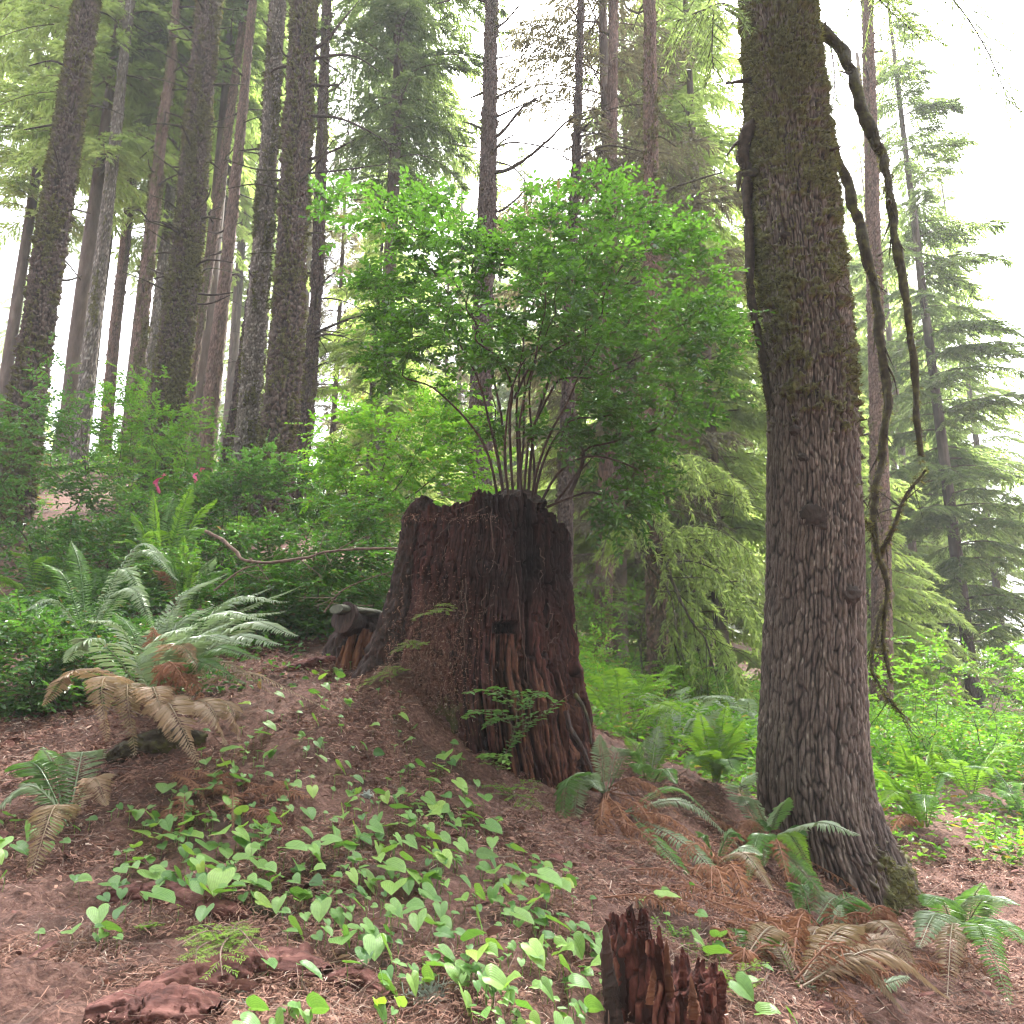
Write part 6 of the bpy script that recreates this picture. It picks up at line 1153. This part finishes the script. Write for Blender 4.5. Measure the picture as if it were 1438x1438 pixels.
# pink survey ribbons
def ribbon(label, px, py, Y, L, seed):
    r = np.random.default_rng(seed); p = W(px, py, Y); n = 12; s = np.linspace(0, 1, n); w = .014
    cx = np.stack([-.22 * L * s ** 1.3 + .02 * np.sin(s * 7 + seed), .03 * np.cos(s * 6), -L * s], -1); ang = .6 + s * 1.1 + .4 * np.sin(s * 5); sd = np.stack([np.cos(ang), np.sin(ang), .25 * np.sin(s * 4)], -1) * (w * (1.5 + np.sin(s * 3.1)))[:, None]
    th = np.cross(nrm(np.gradient(cx, axis=0)), nrm(sd)) * .0008; V = np.stack([cx - sd + th, cx + sd + th, cx + sd - th, cx - sd - th], 1); mb = MB(); mb.add(V.reshape(-1, 3), grid_faces(n, 4), .5)
    o = mb.build('survey_ribbon', M['flag']); o.location = p; return tag(o, label, 'ribbon')
ribbon('bright pink ribbon hanging at the left edge before the mossy trunk', 227, 664, 7.4, .2, 1); ribbon('bright pink ribbon hanging right of the other, under slim trunks', 281, 656, 7.4, .22, 2)
fallen('thin_stake', 'pale thin stick beside the right pink ribbon', [(277, 655, 7.62), (280, 675, 7.62), (284, 690, 7.62)], .012, 21, 0)

# ================================================================== LITTER ON THE FLOOR
r = np.random.default_rng(321)
def litter(n, Lr, wd, lift, seed, xr=(-2.3, 2.4), yr=(1.25, 5.2), curl=.0):
    r = np.random.default_rng(seed); y = yr[0] + (yr[1] - yr[0]) * r.random(n) ** 1.35; x = r.uniform(-.75, .75, n) * y
    k = fbm(np.c_[x * 3, y * 3, 0 * x], 8, 3); keep = r.random(n) < np.clip(.6 + 2.0 * k, .06, 1); x = x[keep]; y = y[keep]; n = len(x)
    z = gz(x, y) + .004 + r.random(n) ** 2 * lift; p = np.c_[x, y, z]; a = r.uniform(0, 6.28, n); d = np.c_[np.cos(a), np.sin(a), r.normal(0, .28, n)]; d = nrm(d); s = nrm(np.cross(d, r.normal(0, .5, (n, 3)) + [0, 0, 1.0]))
    L = r.uniform(*Lr, n)[:, None] * (r.random(n)[:, None] * .6 + .4); w = wd * r.uniform(.6, 1.4, n)[:, None] * np.clip(y / 2.0, .8, 2)[:, None]; m = p + s * L * curl * r.normal(0, 1, (n, 1)) + [0, 0, .003]; rn = r.random(n)
    mb = MB(); mb.quads(np.stack([p - d * L * .5 - s * w * .3, m - s * w * .5, m + s * w * .5, p - d * L * .5 + s * w * .3], 1), rn); mb.quads(np.stack([m - s * w * .5, p + d * L * .5 - s * w * .2, p + d * L * .5 + s * w * .2, m + s * w * .5], 1), rn); return mb
tag(litter(260000, (.014, .06), .0022, .028, 1, curl=.14).build('needle_litter', M['litter'], None, False), 'red brown fallen needles and twiglets covering the slope', kind='stuff')
tag(litter(14000, (.012, .04), .011, .015, 2).build('bark_litter', M['litter'], None, False), 'small reddish bark flakes strewn on the slope', kind='stuff')
tag(litter(9000, (.06, .2), .0026, .04, 3, curl=.15).build('stem_litter', M['twig'], None, False), 'thin dry stems strewn through the needle litter', kind='stuff')
tag(litter(900, (.03, .08), .022, .03, 4).build('chip_litter', M['red_log'], None, False), 'chips of rotten red wood and bark among the needles', kind='stuff')
# ground cover farther back, too dense to count
def cover(n, seed, region, L):
    r = np.random.default_rng(seed); y = region[2] * (region[3] / region[2]) ** r.random(n); px = r.uniform(region[0], region[1], n); x = (px - CX) / FPX * y
    k = fbm(np.c_[x * .9, y * .9, 0 * x], 18, 3); keep = r.random(n) < np.clip(.5 + 1.6 * k, .03, 1); x = x[keep]; y = y[keep]; n = len(x)
    p = np.c_[x, y, gz(x, y) + r.random(n) * .28 * np.clip(k[keep] + .6, .2, 1)]; mb = MB()
    leaves_into(mb, p, np.c_[r.normal(0, 1, (n, 2)), r.normal(.1, .3, n)], r.normal(0, .35, (n, 3)) + [0, -.2, 1.0], L * r.uniform(.6, 1.3, n) * (y / 6) ** .35, L * .5 * r.uniform(.7, 1.2, n), .2, r.random(n)); return mb
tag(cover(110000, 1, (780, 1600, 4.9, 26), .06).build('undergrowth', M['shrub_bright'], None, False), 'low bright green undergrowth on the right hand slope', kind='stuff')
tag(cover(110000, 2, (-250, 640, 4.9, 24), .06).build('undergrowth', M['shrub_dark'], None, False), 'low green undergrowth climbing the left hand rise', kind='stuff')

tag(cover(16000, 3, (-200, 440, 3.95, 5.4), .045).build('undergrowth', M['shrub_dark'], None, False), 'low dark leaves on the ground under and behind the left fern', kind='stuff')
# ================================================================== LIGHT, AIR, CAMERA
SUN_EL, SUN_AZ = 56, 14           # azimuth measured from +Y towards +X
w = bpy.data.worlds.new('World'); SC.world = w; w.use_nodes = True; nt = w.node_tree
for n_ in list(nt.nodes): nt.nodes.remove(n_)
sky = nt.nodes.new('ShaderNodeTexSky'); sky.sky_type = 'NISHITA'; sky.sun_disc = False; sky.sun_elevation = R(SUN_EL); sky.sun_rotation = R(SUN_AZ); sky.air_density = 1.0; sky.dust_density = 4.0; sky.ozone_density = 1.0
hs = N(nt, 'ShaderNodeHueSaturation', Saturation=.22); nt.links.new(sky.outputs[0], hs.inputs['Color'])
bgn = N(nt, 'ShaderNodeBackground', Strength=.15); nt.links.new(hs.outputs[0], bgn.inputs[0]); wo = nt.nodes.new('ShaderNodeOutputWorld'); nt.links.new(bgn.outputs[0], wo.inputs[0])
sl = bpy.data.lights.new('Sun', 'SUN'); sl.energy = 4.2; sl.angle = R(10); sl.color = (1, .96, .9); so = bpy.data.objects.new('Sun', sl); COL.objects.link(so)
so.rotation_euler = (R(90 - SUN_EL), 0, R(180 - SUN_AZ)); so.location = (0, 0, 40)
from mathutils import Vector
sd_ = Vector((math.sin(R(SUN_AZ)) * math.cos(R(SUN_EL)), math.cos(R(SUN_AZ)) * math.cos(R(SUN_EL)), math.sin(R(SUN_EL)))); so.rotation_euler = sd_.to_track_quat('Z', 'Y').to_euler()
HAZE = 0.0026
if HAZE:
    hb = MB(); x0, x1, y0, y1, zz0, zz1 = -135, 135, -30, 140, -40, 40
    c8 = np.array([[x, y, z] for x in (x0, x1) for y in (y0, y1) for z in (zz0, zz1)], float); hb.add(c8, np.array([[0, 1, 3, 2], [4, 6, 7, 5], [0, 4, 5, 1], [2, 3, 7, 6], [0, 2, 6, 4], [1, 5, 7, 3]]))
    m, nt, o = newmat('haze_air'); v = N(nt, 'ShaderNodeVolumePrincipled', Density=HAZE); v.inputs['Color'].default_value = (.95, .97, 1, 1); v.inputs['Anisotropy'].default_value = .1; nt.links.new(v.outputs[0], o.inputs['Volume'])
    tag(hb.build('haze', m, None, False), 'pale damp air between the trees', kind='stuff')
cam = bpy.data.cameras.new('Camera'); co = bpy.data.objects.new('Camera', cam); COL.objects.link(co); co.location = EYE; co.rotation_euler = (R(90) + PITCH, 0, 0)
cam.sensor_width = 36; cam.lens = 36 * FPX / 1438; cam.clip_start = .05; cam.clip_end = 600; SC.camera = co
SC.view_settings.view_transform = 'Standard'; SC.view_settings.look = 'None'; SC.view_settings.exposure = 2.65; SC.view_settings.gamma = 1
cy = SC.cycles; cy.max_bounces = 6; cy.diffuse_bounces = 3; cy.glossy_bounces = 2; cy.transmission_bounces = 4; cy.transparent_max_bounces = 8; cy.volume_bounces = 0; cy.caustics_reflective = False; cy.caustics_refractive = False
cy.use_denoising = True; SC.cycles.denoising_prefilter = 'FAST'; cy.pixel_filter_type = 'BLACKMAN_HARRIS'; cy.filter_width = 1.15; cy.sample_clamp_indirect = 6
